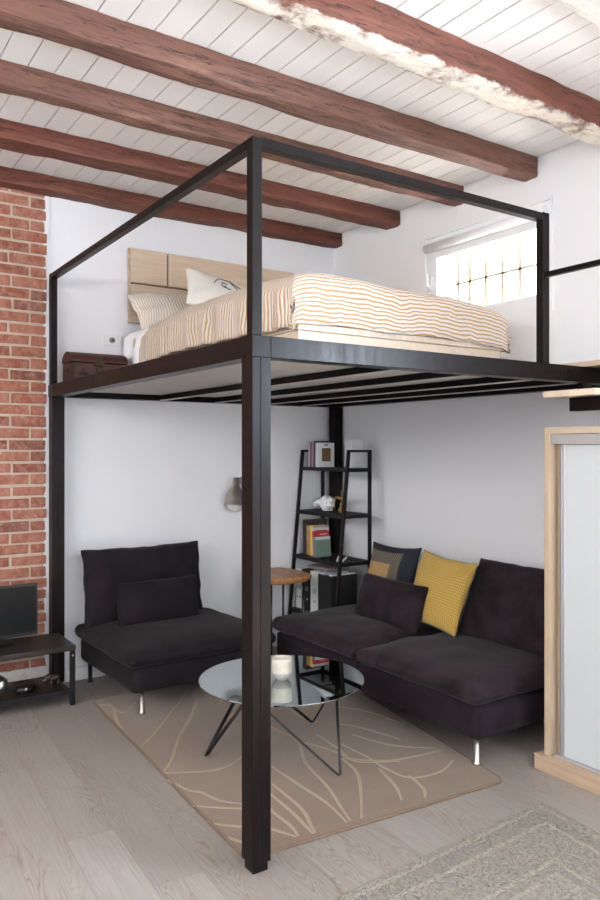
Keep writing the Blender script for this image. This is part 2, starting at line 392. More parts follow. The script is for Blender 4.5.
# window wall with two openings
wx0, wx1, wz0, wz1 = 1.215, 2.13, 2.50, 2.985
bx0, bx1, bz1 = 5.0, 6.5, 2.6
bm = B(((-.25, W, 0), (wx0, W + .3, CZ + .06)), ((wx0, W, 0), (wx1, W + .3, wz0)), ((wx0, W, wz1), (wx1, W + .3, CZ + .06)),
       ((wx1, W, 0), (bx0, W + .3, CZ + .06)), ((bx0, W, bz1), (bx1, W + .3, CZ + .06)), ((bx1, W, 0), (7.8, W + .3, CZ + .06)))
struct('wall_window', bm, M_wall)
struct('wall_right', B(((7.8, -4.4, 0), (8.0, W + .3, CZ + .06))), M_wall)
struct('wall_front', B(((-.3, -4.6, 0), (8.0, -4.4, CZ + .06))), M_wall)
struct('sky_block_parapet', B(((4.3, W + 1.2, -.1), (7.2, W + 1.35, 1.12)), ((4.3, W + .3, -.15), (7.2, W + 1.2, -.02))), M_mortar)  # unseen parapet, added to keep low sky out of the steel's reflection
# board ceiling: boards run along x, pitch .124 in y
bm = B(((-.25, -4.6, CZ + .02), (8.0, W + .3, CZ + .12)))
y = W + .05 - .06
k = 0
while y > -4.4:
    dz = random.uniform(-.0012, .0012)
    box(bm, (-.05, y - .1195, CZ + dz), (7.8, y, CZ + .03), 0)
    y -= .1238; k += 1
cl = struct('ceiling', bm, M_board); bevel(cl, .0018, 1)
# baseboards
struct('baseboard_left', B(((0, .0, 0), (.014, W, .085))), M_paint)
struct('baseboard_window', B(((.014, W - .014, 0), (2.66, W, .085))), M_paint)

# brick stretch of the left wall
bm = bmesh.new(); random.seed(3)
box(bm, (0, -4.4, 0), (.012, -.03, CZ), 1)
pitch = .0755; z = .125; row = 0
while z < CZ - .01:
    yy = -.012 - (.0 if row % 2 else .112) + random.uniform(-.01, .01); first = True
    if not row % 2:
        segs = [(-.012 + random.uniform(-.012, .004), -.112)]
    else: segs = []
    e = -.124 if not row % 2 else -.012 + random.uniform(-.012, .006)
    while e > -2.6:
        L = .218 + random.uniform(-.012, .012); segs.append((e, e - L)); e -= L + .013
    for a, b_ in segs:
        h0 = z + random.uniform(-.003, .003); h1 = min(CZ, z + .0615 + random.uniform(-.004, .004)); dx = .017 + random.uniform(-.004, .004)
        vs_ = box(bm, (.002, b_, h0), (dx, a, h1), 0)
        for q in vs_: q.co += Vector((random.uniform(-.0015, .0015), random.uniform(-.003, .003), random.uniform(-.002, .002)))
    z += pitch; row += 1
o = struct('wall_brick', bm, [M_brick, M_mortar]); bevel(o, .005, 2)
bm = bmesh.new()      # chipped plaster and paint edge beside the bricks, painted skirting below
pts = []
zz = 0
while zz < CZ - .02:
    wv = .012 + .012 * abs(noise.noise(Vector((3, 0, zz * 6))))
    box(bm, (.001, -.012 - wv, zz), (.013, .006, zz + .052)); zz += .05
struct('trim_1', bm, M_wall)
bm = rbox((0.0, -4.3, 0), (.03, -.01, .135), .008, (3, 90, 6), amp=.006, freq=22)
struct('trim_2', bm, simple('flaking_white_paint', (.72, .68, .64), .8, var=.25, scale=26, bump=.6, bscale=30))

# window 1
bm = B(((1.1, W - .012, 3.055), (2.195, W, 3.075)), ((2.18, W - .012, 2.39), (2.195, W, 3.06)), ((1.1, W - .012, 2.62), (1.112, W, 3.06)))
struct('trim_3', bm, M_paint)
win = thing('window_1', 'small barred window under the ceiling', 'window', (1.67, W + .1, 2.5)); win['kind'] = 'structure'
for kx in ('label', 'category'): del win[kx]
fr = B(((wx0, W + .10, wz0), (wx0 + .045, W + .15, wz1)), ((wx1 - .03, W + .10, wz0), (wx1, W + .15, wz1)), ((wx0 + .045, W + .10, wz0), (wx1 - .03, W + .15, wz0 + .03)), ((wx0 + .045, W + .10, wz1 - .03), (wx1 - .03, W + .15, wz1)))
obj('window_frame', fr, M_paint, win)
obj('window_pane', B(((wx0 + .04, W + .122, wz0 + .025), (wx1 - .025, W + .126, wz1 - .025))), M_lens, win)
M_bar = simple('cream_window_bar', (.66, .56, .43), .6)
bm = bmesh.new()
for xb in (1.29, 1.40, 1.545, 1.69, 1.835, 1.98): box(bm, (xb - .011, W + .135, wz0), (xb + .011, W + .15, wz1))
box(bm, (wx0, W + .135, 2.718), (wx1, W + .15, 2.736))
obj('window_grille', bm, M_bar, win)
hd = bmesh.new(); tube(hd, [(1.155, W + .02, 2.70), (1.15, W - .03, 2.72), (1.15, W - .035, 2.80)], .01, 8)
box(hd, (1.14, W - .01, 2.68), (1.175, W + .0, 2.78)); obj('window_handle', hd, M_paint, win, smooth=False)
# rolled blind above the window
bl = thing('roller_blind', 'white rolled-up blind above the small barred window', 'blind', (1.65, W - .04, 2.97))
bm = bmesh.new(); tube(bm, [(1.15, W - .045, 2.975), (2.14, W - .045, 2.975)], .030, 20); obj('blind_roll', bm, M_paint, bl, smooth=True)
obj('bracket', B(((1.135, W - .06, 2.96), (1.15, W, 3.02))), M_paint, bl); obj('bracket', B(((2.14, W - .06, 2.96), (2.155, W, 3.02))), M_paint, bl)
obj('hem', B(((1.155, W - .022, 2.90), (2.135, W - .018, 2.975))), M_paint, bl)

# ------------------------------------------------------------------ ceiling beams
def beam(x0, x1, zb, zt, y0, y1, mat, label, seed, amp=.011, skew=0, extra=None):
    bm = bmesh.new(); n = 110; nc = [3, 3, 3, 3]; rings = []
    base = []
    corners = [(x0, zb), (x1, zb), (x1, zt), (x0, zt)]
    for i in range(4):
        a, b_ = corners[i], corners[(i + 1) % 4]
        for kk in range(5): base.append((a[0] + (b_[0] - a[0]) * kk / 5, a[1] + (b_[1] - a[1]) * kk / 5))
    cx, cz = (x0 + x1) / 2, (zb + zt) / 2
    for i in range(n + 1):
        yy = y0 + (y1 - y0) * i / n; ring = []
        wob = noise.noise(Vector((seed, yy * .6, 0))) * .014; hb = noise.noise(Vector((seed, yy * .9, 5))) * .012
        for (px, pz) in base:
            qx, qz = px - cx, pz - cz
            rr = 1 - .05 * (abs(qx / (x1 - x0) * 2) ** 6) * (abs(qz / (zt - zb) * 2) ** 6) - .02 * (abs(qx / (x1 - x0) * 2 * qz / (zt - zb) * 2) ** 3)
            p = Vector((cx + qx * rr + wob + skew * (yy - 2.3), yy, cz + qz * rr))
            if pz < zt - .01:
                nn = noise.noise_vector(Vector((p.x * 10 + seed, yy * 2.6, p.z * 10))) * amp + noise.noise_vector(Vector((p.x * 30 + seed, yy * 9, p.z * 30))) * amp * .45
                p += Vector((nn.x, 0, nn.z)); p.z += hb * (1 if pz < zb + .02 else .3)
            else: p.x += noise.noise(Vector((seed + 9, yy * 6, 0))) * amp * .7
            ring.append(bm.verts.new(p))
        rings.append(ring)
    m = len(base)
    for i in range(n):
        for kk in range(m): bm.faces.new((rings[i][kk], rings[i][(kk + 1) % m], rings[i + 1][(kk + 1) % m], rings[i + 1][kk]))
    bm.faces.new(rings[0]); bm.faces.new(rings[-1])
    o = obj('ceiling_beam', bm, mat, None, smooth=True, origin=((x0 + x1) / 2, y1, zb), label=label)
    o['category'] = 'beam'; o['group'] = 'old timber beams under the board ceiling'
    m_ = o.modifiers.new('es', 'EDGE_SPLIT'); m_.split_angle = math.radians(50)
    return o
YE = W + .02
beam(.0, .118, 3.235, CZ + .004, -3, YE, M_beam2, 'darkest red ceiling beam, running along the top of the brick wall', 1)
beam(.665, .835, 3.235, CZ + .004, -3, YE, M_beam2, 'red-brown ceiling beam second from the brick wall', 2)
beam(1.375, 1.475, 3.222, CZ + .004, -3, YE, M_beam, 'ceiling beam third from the brick wall, ending just left of the small window', 3)
beam(1.965, 2.085, 3.212, CZ + .004, -3, YE, M_beam, 'brown ceiling beam fourth from the brick wall, ending above the small window', 4)
beam(2.605, 2.745, 3.19, CZ + .004, -3, YE, M_beamp, 'ceiling beam with pale chipped lime along its lower edge, passing over the loft corner', 5, .015, skew=-.015)
beam(3.30, 3.46, 3.19, CZ + .004, -3, YE, M_beamg, 'grey-white limewashed ceiling beam in the top right corner', 6, .012)

# ------------------------------------------------------------------ loft frame
AX = 2.69; FT = 1.986; FB = 1.906; P = .080
loft = thing('loft_bed_platform', 'dark steel mezzanine frame with tall posts and railing carrying the bed', 'loft platform', (AX - .04, .04, 0))
def post(x0, y0, z1=FB, foot=True):
    bm = bmesh.new()
    z0 = .035 if foot else 0
    box(bm, (x0, y0, z0), (x0 + P, y0 + .0345, z1)); box(bm, (x0, y0 + .0355, z0), (x0 + P, y0 + P, z1)); box(bm, (x0 + .002, y0 + .03, z0), (x0 + P - .002, y0 + .04, z1))
    o = obj('post', bm, M_steel, loft); bevel(o, .0015, 1)
    if foot:
        f = obj('foot', B(((x0 + .008, y0 + .008, 0), (x0 + P - .008, y0 + P - .008, .05))), M_steel, o); bevel(f, .002, 1)
    return o
post(AX - P, 0)
post(.030, 0)
post(.062, 2.262)
def part(name, *bx, mat=M_steel, bv=.0015, par=None):
    o = obj(name, B(*bx), mat, par or loft)
    if bv: bevel(o, bv, 1)
    return o
part('edge_beam', ((.012, 0, FB), (AX - .0005, P, FT)))
part('edge_beam', ((AX - P, P + .0005, FB), (AX, W - .012, FT)))
part('edge_beam', ((.012, W - P - .012, FB), (AX - P - .001, W - .012, FT)))
part('edge_beam', ((.012, P + .001, FB), (P + .012, W - P - .013, FT)))
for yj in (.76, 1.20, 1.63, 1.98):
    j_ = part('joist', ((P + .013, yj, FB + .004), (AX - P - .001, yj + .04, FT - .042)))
    part('lit_underside', ((P + .014, yj - .004, FB + .001), (AX - P - .002, yj + .044, FB + .0038)), mat=M_under, bv=0, par=j_)  # pale strip: light on the joist's underside, put in as colour
part('deck_board', ((P + .013, P + .001, FT - .041), (AX - P - .001, W - P - .013, FT - .002)), mat=M_under, bv=0)
q = .042
part('upper_post', ((AX - q, 0, FT), (AX, q, 2.715)))
part('upper_post', ((.036, 0, FT), (.036 + q, q, 2.715)))
part('upper_post', ((AX - q, 1.638, FT), (AX, 1.638 + q + .006, 2.722)))
part('railing', ((.036 + q, .001, 2.680), (AX - q, q - .001, 2.715)))
part('railing', ((AX - q + .001, q, 2.682), (AX - .001, 1.638, 2.718)))
part('railing', ((AX + .0, 1.642, 2.404), (4.2, 1.670, 2.428)))
part('bracket', ((AX - .045, 1.965, 1.846), (AX - .005, 2.03, FB)))

# ------------------------------------------------------------------ entry treads beside the loft
st = thing('stair_tread', 'small wooden tread jutting out below the loft edge above the wardrobe', 'stair tread', (2.83, 1.98, 1.81))
o = obj('tread_board', B(((2.687, 1.64, 1.815), (2.975, W - .01, 1.845))), M_block, st); bevel(o, .002)
o = obj('support_beam', B(((2.778, 1.72, 1.748), (4.2, 1.78, 1.813))), M_steel, st); bevel(o, .002)
o = obj('stair_landing', B(((2.50, 1.99, 1.989), (3.9, W - .095, 2.018))), M_oak_x, None, origin=(3.3, 2.2, 1.995))
tag(o, 'pale wooden landing board at loft level against the window wall', 'landing'); bevel(o, .003)
o = obj('landing_support', B(((2.72, 2.06, 1.93), (3.9, 2.10, 1.988))), M_steel, o); bevel(o, .002)

# ------------------------------------------------------------------ wardrobe
wd = thing('sliding_wardrobe', 'pale oak framed wardrobe with white sliding doors at the right edge', 'wardrobe', (3.6, 2.0, 0))
X0, X1, Y0, ZT = 2.687, 4.6, 1.65, 1.670
o = obj('side_panel', B(((X0, Y0, .075), (X0 + .032, W - .01, ZT - .032))), M_oak_z, wd); bevel(o, .002)
o = obj('side_panel', B(((X1 - .032, Y0, .075), (X1, W - .01, ZT - .032))), M_oak_z, wd); bevel(o, .002)
o = obj('top_panel', B(((X0, Y0, ZT - .032), (X1, W - .01, ZT))), M_oak_x, wd); bevel(o, .002)
o = obj('plinth', B(((X0 - .037, Y0 - .03, 0), (X1 + .03, W - .01, .075))), M_plinth, wd); bevel(o, .003)
obj('back_panel', B(((X0 + .032, W - .03, .075), (X1 - .032, W - .012, ZT - .032))), M_oak_x, wd)
obj('inner_lining', B(((X0 + .033, Y0 + .06, .075), (X0 + .045, W - .04, ZT - .085))), M_oak_z, wd)
o = obj('top_rail', B(((X0 + .033, Y0 + .006, ZT - .082), (X1 - .033, Y0 + .09, ZT - .033))), M_grey, wd); bevel(o, .002)
o = obj('bottom_rail', B(((X0 + .046, Y0 + .012, .0755), (X1 - .033, Y0 + .09, .085))), M_alu, wd); bevel(o, .002)
for k, (a, b_, yy) in enumerate(((X0 + .075, 3.66, Y0 + .030), (3.62, X1 - .036, Y0 + .056))):
    d = obj('door', B(((a + .022, yy, .088), (b_ - .022, yy + .018, ZT - .084))), M_white, wd)
    bm = B(((a, yy - .004, .087), (a + .006, yy + .021, ZT - .083)), ((a + .006, yy + .004, .087), (a + .016, yy + .021, ZT - .083)), ((a + .016, yy - .004, .087), (a + .0215, yy + .021, ZT - .083)))
    o = obj('door_edge_profile', bm, M_alu, d); bevel(o, .001, 1)
    o = obj('door_edge_profile', B(((b_ - .021, yy - .004, .087), (b_, yy + .021, ZT - .083))), M_alu, d); bevel(o, .001, 1)

# ------------------------------------------------------------------ bed in the loft
bed = thing('bed', 'low pale wooden bed base with mattress on the loft platform', 'bed', (1.1, 1.245, FT))
BY0, BY1, BX1 = .56, 1.975, 2.15
bm = B(((.07, BY0 + .012, FT), (BX1 - .012, BY1 - .012, 2.125)))
o = obj('bed_base', bm, wood('bleached_oak_base', (.55, .44, .33), (.64, .54, .43), (16, 16, 16)), bed); bevel(o, .003)
t = NT('ribbed_bleached_oak', (.7, .6, .5), .55); s = t.n('SeparateXYZ', {0: t.obj()})
rib = t.math('FRACT', t.math('MULTIPLY', t.math('ADD', s.outputs[0], s.outputs[1]), 25))
ribm = t.math('LESS_THAN', rib, .09)
stn = t.n('TexWhiteNoise', {'W': t.math('FLOOR', t.math('MULTIPLY', t.math('ADD', s.outputs[0], s.outputs[1]), 25))}, noise_dimensions='1D').outputs[0]
t.color(t.mix(ribm, t.mix(stn, (.56, .455, .36), (.64, .54, .44)), (.52, .40, .29))); M_rib = t.m
o = obj('rim', B(((.07, BY0, 2.125), (BX1, BY1, 2.158))), M_rib, bed); bevel(o, .003)
obj('mattress', rbox((.07, BY0 + .03, 2.16), (2.07, BY1 - .03, 2.345), .04, (20, 16, 5), amp=.003), M_sheet, bed, smooth=True)
hb = thing('headboard', 'pale oak panelled headboard fixed to the white wall behind the bed', 'headboard', (.03, 1.245, 2.44))
for (a, b_) in ((.56, .834), (.846, 1.604), (1.616, 1.93)):
    o = obj('panel', B(((.018, a, 2.733), (.044, b_, 2.972))), M_oak_y, hb); bevel(o, .002)
o = obj('panel', B(((.018, .56, 2.45), (.044, 1.93, 2.721))), M_oak_y, hb); bevel(o, .002)
obj('back_rail', B(((.0, .575, 2.46), (.018, 1.915, 2.96))), wood('dark_back_rail', (.16, .09, .05), (.24, .14, .08), (9, 9, 9)), hb)
o = obj('edge_strip', B(((.006, .552, 2.45), (.044, .5595, 2.972))), wood('worn_oak_edge', (.30, .2, .13), (.56, .44, .33), (12, 12, 9)), hb)
# fitted sheet hanging at the head end
def cloth_drop(x0, x1, y0, y1, zt, dx, dy, hemx, hemy, r, nx, ny, amp, seed, name, mat, corner=1.0, uvs=1, top=None):
    """bed cover: flat top, rolled over the foot (x1) and both sides, UV follows the cloth"""
    bm = bmesh.new(); uvl = bm.loops.layers.uv.new('UVMap'); rows = []
    Lx = (x1 - x0) + dx; Ly = (y1 - y0) + 2 * dy
    def roll(s_, L, r):      # distance past the start of the roll -> (out, down)
        if s_ <= 0: return s_, 0
        a = s_ / r
        if a < PI / 2: return math.sin(a) * r, (1 - math.cos(a)) * r
        return r, r + (s_ - PI / 2 * r)
    for i in range(nx + 1):
        row = []
        s_ = Lx * i / nx
        for j in range(ny + 1):
            t_ = Ly * j / ny - dy
            ox, zx = roll(s_ - (x1 - x0 - r), 0, r); X = x1 - r + ox
            if t_ < r: oy, zy = roll(r - t_, 0, r); Y = y0 + r - oy
            elif t_ > (y1 - y0 - r): oy, zy = roll(t_ - (y1 - y0 - r), 0, r); Y = y1 - r + oy
            else: Y = y0 + t_; zy = 0
            down = max(zx, zy) + .25 * min(zx, zy) if min(zx, zy) < r else max(zx, zy)
            Z = zt - down
            p = Vector((X, Y, Z))
            fl = min(1, down / .1)
            u_ = (X - x0) / (x1 - x0); v_ = (Y - y0) / (y1 - y0)
            if top: p.z += top(u_, v_) * (1 - .6 * fl)
            nn = noise.noise_vector(Vector((X * 3.1 + seed, Y * 3.1, Z * 2))) * amp + noise.noise_vector(Vector((X * 9 + seed, Y * 8, Z * 4))) * amp * .45
            if zy > r * .5:   # vertical folds on the side
                p.y += math.copysign(1, v_ - .5) * (.012 + .014 * math.sin(X * 31 + 2 * noise.noise(Vector((X * 4, 0, seed)))) * fl)
            if zx > r * .5: p.x += .008 * math.sin(Y * 17 + seed) * fl
            p += nn
            row.append((bm.verts.new(p), (s_, t_)))
        rows.append(row)
    for i in range(nx):
        for j in range(ny):
            q = [rows[i][j], rows[i + 1][j], rows[i + 1][j + 1], rows[i][j + 1]]
            f = bm.faces.new([a[0] for a in q])
            for lp, a in zip(f.loops, q): lp[uvl].uv = (a[1][0] * uvs, a[1][1] * uvs)
    return bm
def duv_top(u, v):
    return .05 * math.exp(-((v - .12) / .22) ** 2) * (.4 + .6 * math.sin(PI * min(1, max(0, u)) * .9)) + .035 * (1 - (2 * v - 1) ** 2) - .03 * max(0, u - .8) - .02 * max(0, v - .8)
bm = cloth_drop(.205, 2.165, BY0 - .03, BY1 + .02, 2.375, .195, .205, 0, 0, .085, 120, 110, .014, 2, 'duvet', M_duvet, top=duv_top)
o = obj('striped_duvet', bm, M_duvet, None, smooth=True, origin=(1.2, 1.245, 2.16))
tag(o, 'ochre and white striped duvet draped over the loft bed', 'duvet')
m = o.modifiers.new('solid', 'SOLIDIFY'); m.thickness = .018; m.offset = -1
# sheet edge showing at the head corner
bm = cloth_drop(.05, .40, BY0 - .02, BY1 + .02, 2.372, .0, .33, 0, 0, .05, 24, 70, .012, 5, 's', M_sheet)
o = obj('white_bed_sheet', bm, M_sheet, None, smooth=True, origin=(.2, 1.245, 2.16)); tag(o, 'white sheet hanging loose at the head corner of the loft bed', 'bed sheet')
m = o.modifiers.new('solid', 'SOLIDIFY'); m.thickness = .006; m.offset = 1
# pillows
o = obj('bed_pillow', pillow(.62, .40, .17, frame_mat((.36, .83, 2.375), (.05, 1, .06), (-.70, 0, .70)), seed=2, amp=.014, wr=.02), M_pilstripe, None, smooth=True, origin=(.34, .9, 2.40))
tag(o, 'striped bed pillow leaning on the left half of the headboard', 'pillow')
o = obj('bed_pillow', pillow(.58, .40, .15, frame_mat((.30, 1.62, 2.40), (0, 1, 0), (-.5, 0, .85)), seed=4, amp=.01), M_yellow, None, smooth=True, origin=(.3, 1.62, 2.40))
tag(o, 'yellow pillow peeking out behind the ivory drawing pillow', 'pillow')
Mi = frame_mat((.64, .955, 2.455), (.10, 1, -.22), (-.55, .06, .84))
dp = thing('drawing_pillow', 'ivory pillow printed with a thin black line drawing', 'pillow', (.6, 1.05, 2.45))
PW, PH, PT = .50, .34, .15
obj('cushion', pillow(PW, PH, PT, Mi, seed=6, amp=.006), M_pilwhite, dp, smooth=True)
def on_pillow(u, v):  # u,v in -1..1 on the front face
    f = (1 - u * u) ** .42 * (1 - v * v) ** .42
    return Mi @ Vector((u * PW / 2 * (1 - .07 * (1 - v * v)), -PT / 2 * f - .003, v * PH / 2 * (1 - .07 * (1 - u * u)) + PH / 2))
def smooth_line(pts, n=8):
    out = []
    for i in range(len(pts) - 1):
        p0 = pts[max(i - 1, 0)]; p1 = pts[i]; p2 = pts[i + 1]; p3 = pts[min(i + 2, len(pts) - 1)]
        for k in range(n):
            t_ = k / n
            out.append(tuple(.5 * ((2 * p1[a]) + (-p0[a] + p2[a]) * t_ + (2 * p0[a] - 5 * p1[a] + 4 * p2[a] - p3[a]) * t_ ** 2 + (-p0[a] + 3 * p1[a] - 3 * p2[a] + p3[a]) * t_ ** 3) for a in range(len(p1))))
    out.append(tuple(pts[-1])); return out
bm = bmesh.new()
for ln in ([(-.22, .08), (-.10, .40), (0.02, .55), (.16, .56), (.30, .56), (.44, .30), (.60, .12)], [(.30, .62), (.46, .45), (.66, .34)], [(.20, .02), (.08, .02), (.02, .16), (.08, .30), (.20, .22)], [(.10, .1), (.24, -.04), (.30, .04)]):
    tube(bm, [on_pillow(p[0] - .10, p[1] + .10) for p in smooth_line(ln)], .0030, 6)
obj('line_drawing', bm, M_ink, dp)

# chest
def chest():
    root = thing('wooden_chest', 'small domed red-brown wooden chest with metal fittings on the loft', 'chest', (.15, .27, FT))
    M_ch = wood('carved_red_wood', (.030, .009, .006), (.085, .024, .015), (14, 4, 20), .5)
    M_fit = simple('aged_brass_fitting', (.05, .035, .022), .45, .8)
    x0, x1, y0, y1, z0, z1 = .045, .245, .085, .46, FT, 2.125
    o = obj('body', B(((x0, y0, z0), (x1, y1, z1))), M_ch, root); bevel(o, .006)
    bm = bmesh.new(); n = 14; ra = []
    for yy in (y0 - .004, y1 + .004):
        ring = [bm.verts.new(((x0 + x1) / 2 - math.cos(PI * k / n) * (x1 - x0 + .008) / 2, yy, z1 + .003 + math.sin(PI * k / n) * .072)) for k in range(n + 1)]; ra.append(ring)
    for k in range(n): bm.faces.new((ra[0][k], ra[0][k + 1], ra[1][k + 1], ra[1][k]))
    bm.faces.new(ra[0]); bm.faces.new(ra[1][::-1]); bm.faces.new((ra[0][0], ra[0][-1], ra[1][-1], ra[1][0]))
    o = obj('lid', bm, M_ch, root); bevel(o, .004)
    bm = B(((x1, y0 + .16, 2.03), (x1 + .006, y0 + .20, 2.165)), ((x1 + .004, y0 + .15, 2.10), (x1 + .012, y0 + .21, 2.13)))
    tube(bm, [(x1 + .012, y0 + .18 + .02 * math.cos(a), 2.085 + .022 * math.sin(a)) for a in [2 * PI * k / 14 for k in range(14)]], .003, 6, closed=True)
    o = obj('latch', bm, M_fit, root); bevel(o, .002)
    for yy in (y0 + .001, y1 - .022):
        obj('strap', B(((x1 - .002, yy, z0 + .001), (x1 + .003, yy + .022, z1))), M_fit, root)
    for yy in (y0 + .075, y0 + .27):
        bm = bmesh.new()
        for dy_, dz_, rr_ in ((0, 0, .014), (0, .026, .009), (0, -.026, .009), (.022, 0, .009), (-.022, 0, .009)):
            lathe(bm, [(rr_, 0), (rr_, .004), (rr_ * .6, .007), (0, .008)], (x1 - .001, yy + dy_, 2.055 + dz_), 12, Matrix.Rotation(PI / 2, 3, 'Y'))
        obj('rosette', bm, M_fit, root)
    for k in range(7):
        bm = bmesh.new(); lathe(bm, [(.005, 0), (.0035, .003), (0, .004)], (x1, y0 + .05 + k * .045, z1 - .014), 8, Matrix.Rotation(PI / 2, 3, 'Y')); obj('stud', bm, M_fit, root)
    bm = bmesh.new(); tube(bm, [((x0 + x1) / 2 + .035 * math.cos(a), y0 - .006, 2.085 + .02 * math.sin(a)) for a in [PI + PI * k / 10 for k in range(11)]], .003, 6)
    obj('handle', bm, M_fit, root)
chest()
# wall socket
sk = thing('wall_socket', 'white double wall socket beside the chest in the loft', 'socket', (0, .437, 2.28))
o = obj('cover_plate', B(((0, .368, 2.278), (.010, .508, 2.358))), M_paint, sk); bevel(o, .003)
bm = bmesh.new(); lathe(bm, [(.021, .0), (.021, .004), (.018, .004), (.017, .001), (0, .001)], (.010, .438, 2.318), 24, Matrix.Rotation(PI / 2, 3, 'Y')); obj('outlet', bm, flat('grey_socket_ring', (.25, .25, .26)), sk)
bm = bmesh.new(); tube(bm, [(.011, .440, 2.318), (.018, .442, 2.317)], .007, 12); obj('plug', bm, M_plastic, sk)

# ------------------------------------------------------------------ beige rug with leaf lines
R0 = [(.50, .135), (2.585, .035), (2.655, 1.40), (.56, 1.86)]
rug = thing('leaf_pattern_rug', 'beige rug with thin cream leaf lines under the glass table', 'rug', (1.6, .9, 0))
bm = bmesh.new()
def rugpt(u, v, z):
    a = Vector(R0[0]).lerp(Vector(R0[1]), u); b_ = Vector(R0[3]).lerp(Vector(R0[2]), u); p = a.lerp(b_, v); return Vector((p.x, p.y, z))
def slab(bm, corners, z0, z1, rc=.05, mi=0):
    pts = []; n = len(corners)
    for i in range(n):
        p = Vector(corners[i]); a = (Vector(corners[i - 1]) - p).normalized(); b_ = (Vector(corners[(i + 1) % n]) - p).normalized()
        for k in range(6):
            t_ = k / 5; q = (p + a * rc) * (1 - t_) ** 2 + p * 2 * t_ * (1 - t_) + (p + b_ * rc) * t_ ** 2; pts.append(q)
    lo = [bm.verts.new((q.x, q.y, z0)) for q in pts]; hi = [bm.verts.new((q.x, q.y, z1)) for q in pts]
    bm.faces.new(lo[::-1]).material_index = mi; bm.faces.new(hi).material_index = mi
    for i in range(len(pts)): bm.faces.new((lo[i], lo[(i + 1) % len(pts)], hi[(i + 1) % len(pts)], hi[i])).material_index = mi
    return pts
R0 = [(.50, .135), (2.585, .035), (2.675, 1.375), (.60, 1.72)]
pts = slab(bm, R0, 0.0005, .010)
LINES = [[(1.31, 0.35), (1.13, 0.5), (0.81, 0.7), (0.62, 0.8)], [(1.71, 0.08), (1.75, 0.15), (1.81, 0.27), (1.81, 0.38), (1.73, 0.52)], [(1.78, 0.06), (1.94, 0.1), (2.0, 0.14), (2.11, 0.17), (2.21, 0.25)], [(2.09, 0.05), (2.17, 0.14), (2.24, 0.23), (2.3, .31), (2.33, .31)], [(2.28, 0.05), (2.38, 0.15), (2.45, .23)], [(2.41, 0.05), (2.5, 0.09)], [(0.6, 0.14), (0.67, 0.2), (0.91, 0.14), (1.06, 0.12)], [(1.36, 0.10), (1.21, 0.25), (0.8, 0.59), (0.65, 0.71)], [(1.71, 0.08), (1.6, 0.17), (1.33, 0.34), (0.98, 0.6), (0.76, 0.73)], [(0.6, 0.2), (0.8, 0.21), (0.72, 0.32), (0.56, 0.42)], [(1.49, 0.82), (1.74, 0.83), (2.0, 0.71), (2.26, 0.65), (2.46, 0.58), (2.58, 0.54)], [(1.94, 0.55), (2.19, 0.55), (2.4, 0.55), (2.58, 0.52)], [(2.1, 0.45), (2.37, 0.43), (2.52, 0.38), (2.58, 0.36)], [(2.19, 0.39), (2.37, 0.38), (2.51, 0.36), (2.58, 0.35)], [(2.45, 0.23), (2.56, 0.28)], [(2.33, 0.31), (2.47, 0.31), (2.56, 0.29)], [(1.72, 0.97), (1.94, 0.95), (2.12, 0.93), (2.24, 1.11)], [(2.05, 0.89), (2.21, 0.86), (2.37, 0.76), (2.59, 0.59)], [(1.43, 1.33), (1.62, 1.43), (1.85, 1.46)], [(1.59, 1.08), (1.75, 1.22), (2.03, 1.3)], [(1.74, 0.83), (1.91, 0.9), (2.12, 0.93)], [(1.3, 1.07), (1.45, 1.05), (1.61, 1.09)], [(1.89, 1.0), (2.1, 1.01), (2.28, 1.0), (2.41, 1.03), (2.44, 1.19), (2.38, 1.34)], [(2.25, 0.97), (2.44, 0.91), (2.56, 0.84)], [(2.39, 1.04), (2.53, 1.0), (2.60, 0.94)], [(2.04, 0.88), (2.19, 1.05), (2.24, 1.23), (2.25, 1.38)], [(1.83, 1.13), (2.06, 1.21), (2.22, 1.37)], [(1.3, .6), (1.1, .9), (1.05, 1.2), (1.2, 1.5)], [(1.0, .75), (.8, 1.0), (.75, 1.4)]]
def ribbon(bm, pts, wd, z, mi):
    pts = [Vector((a, b_, 0)) for a, b_ in smooth_line(pts, 7)]; n = len(pts); pr = None
    for i, p in enumerate(pts):
        d = (pts[min(i + 1, n - 1)] - pts[max(i - 1, 0)]).normalized(); s_ = Vector((-d.y, d.x, 0)) * wd * (.55 + .45 * math.sin(PI * min(1, (i + 1) / n * 1.1))) / 2
        cur = [bm.verts.new(p - s_ + Vector((0, 0, .0095))), bm.verts.new(p - s_ * .6 + Vector((0, 0, z))), bm.verts.new(p + s_ * .6 + Vector((0, 0, z))), bm.verts.new(p + s_ + Vector((0, 0, .0095)))]
        if pr:
            for k in range(3): bm.faces.new((pr[k], cur[k], cur[k + 1], pr[k + 1])).material_index = mi
        pr = cur
for i, ln in enumerate(LINES): ribbon(bm, ln, .021, .0112 + .0001 * (i % 5), 1)
obj('pile', bm, [M_rug, M_rugline], rug)
bm = bmesh.new(); tube(bm, [(q.x, q.y, .0065) for q in pts], .0062, 6, closed=True); obj('binding', bm, M_rugedge, rug)

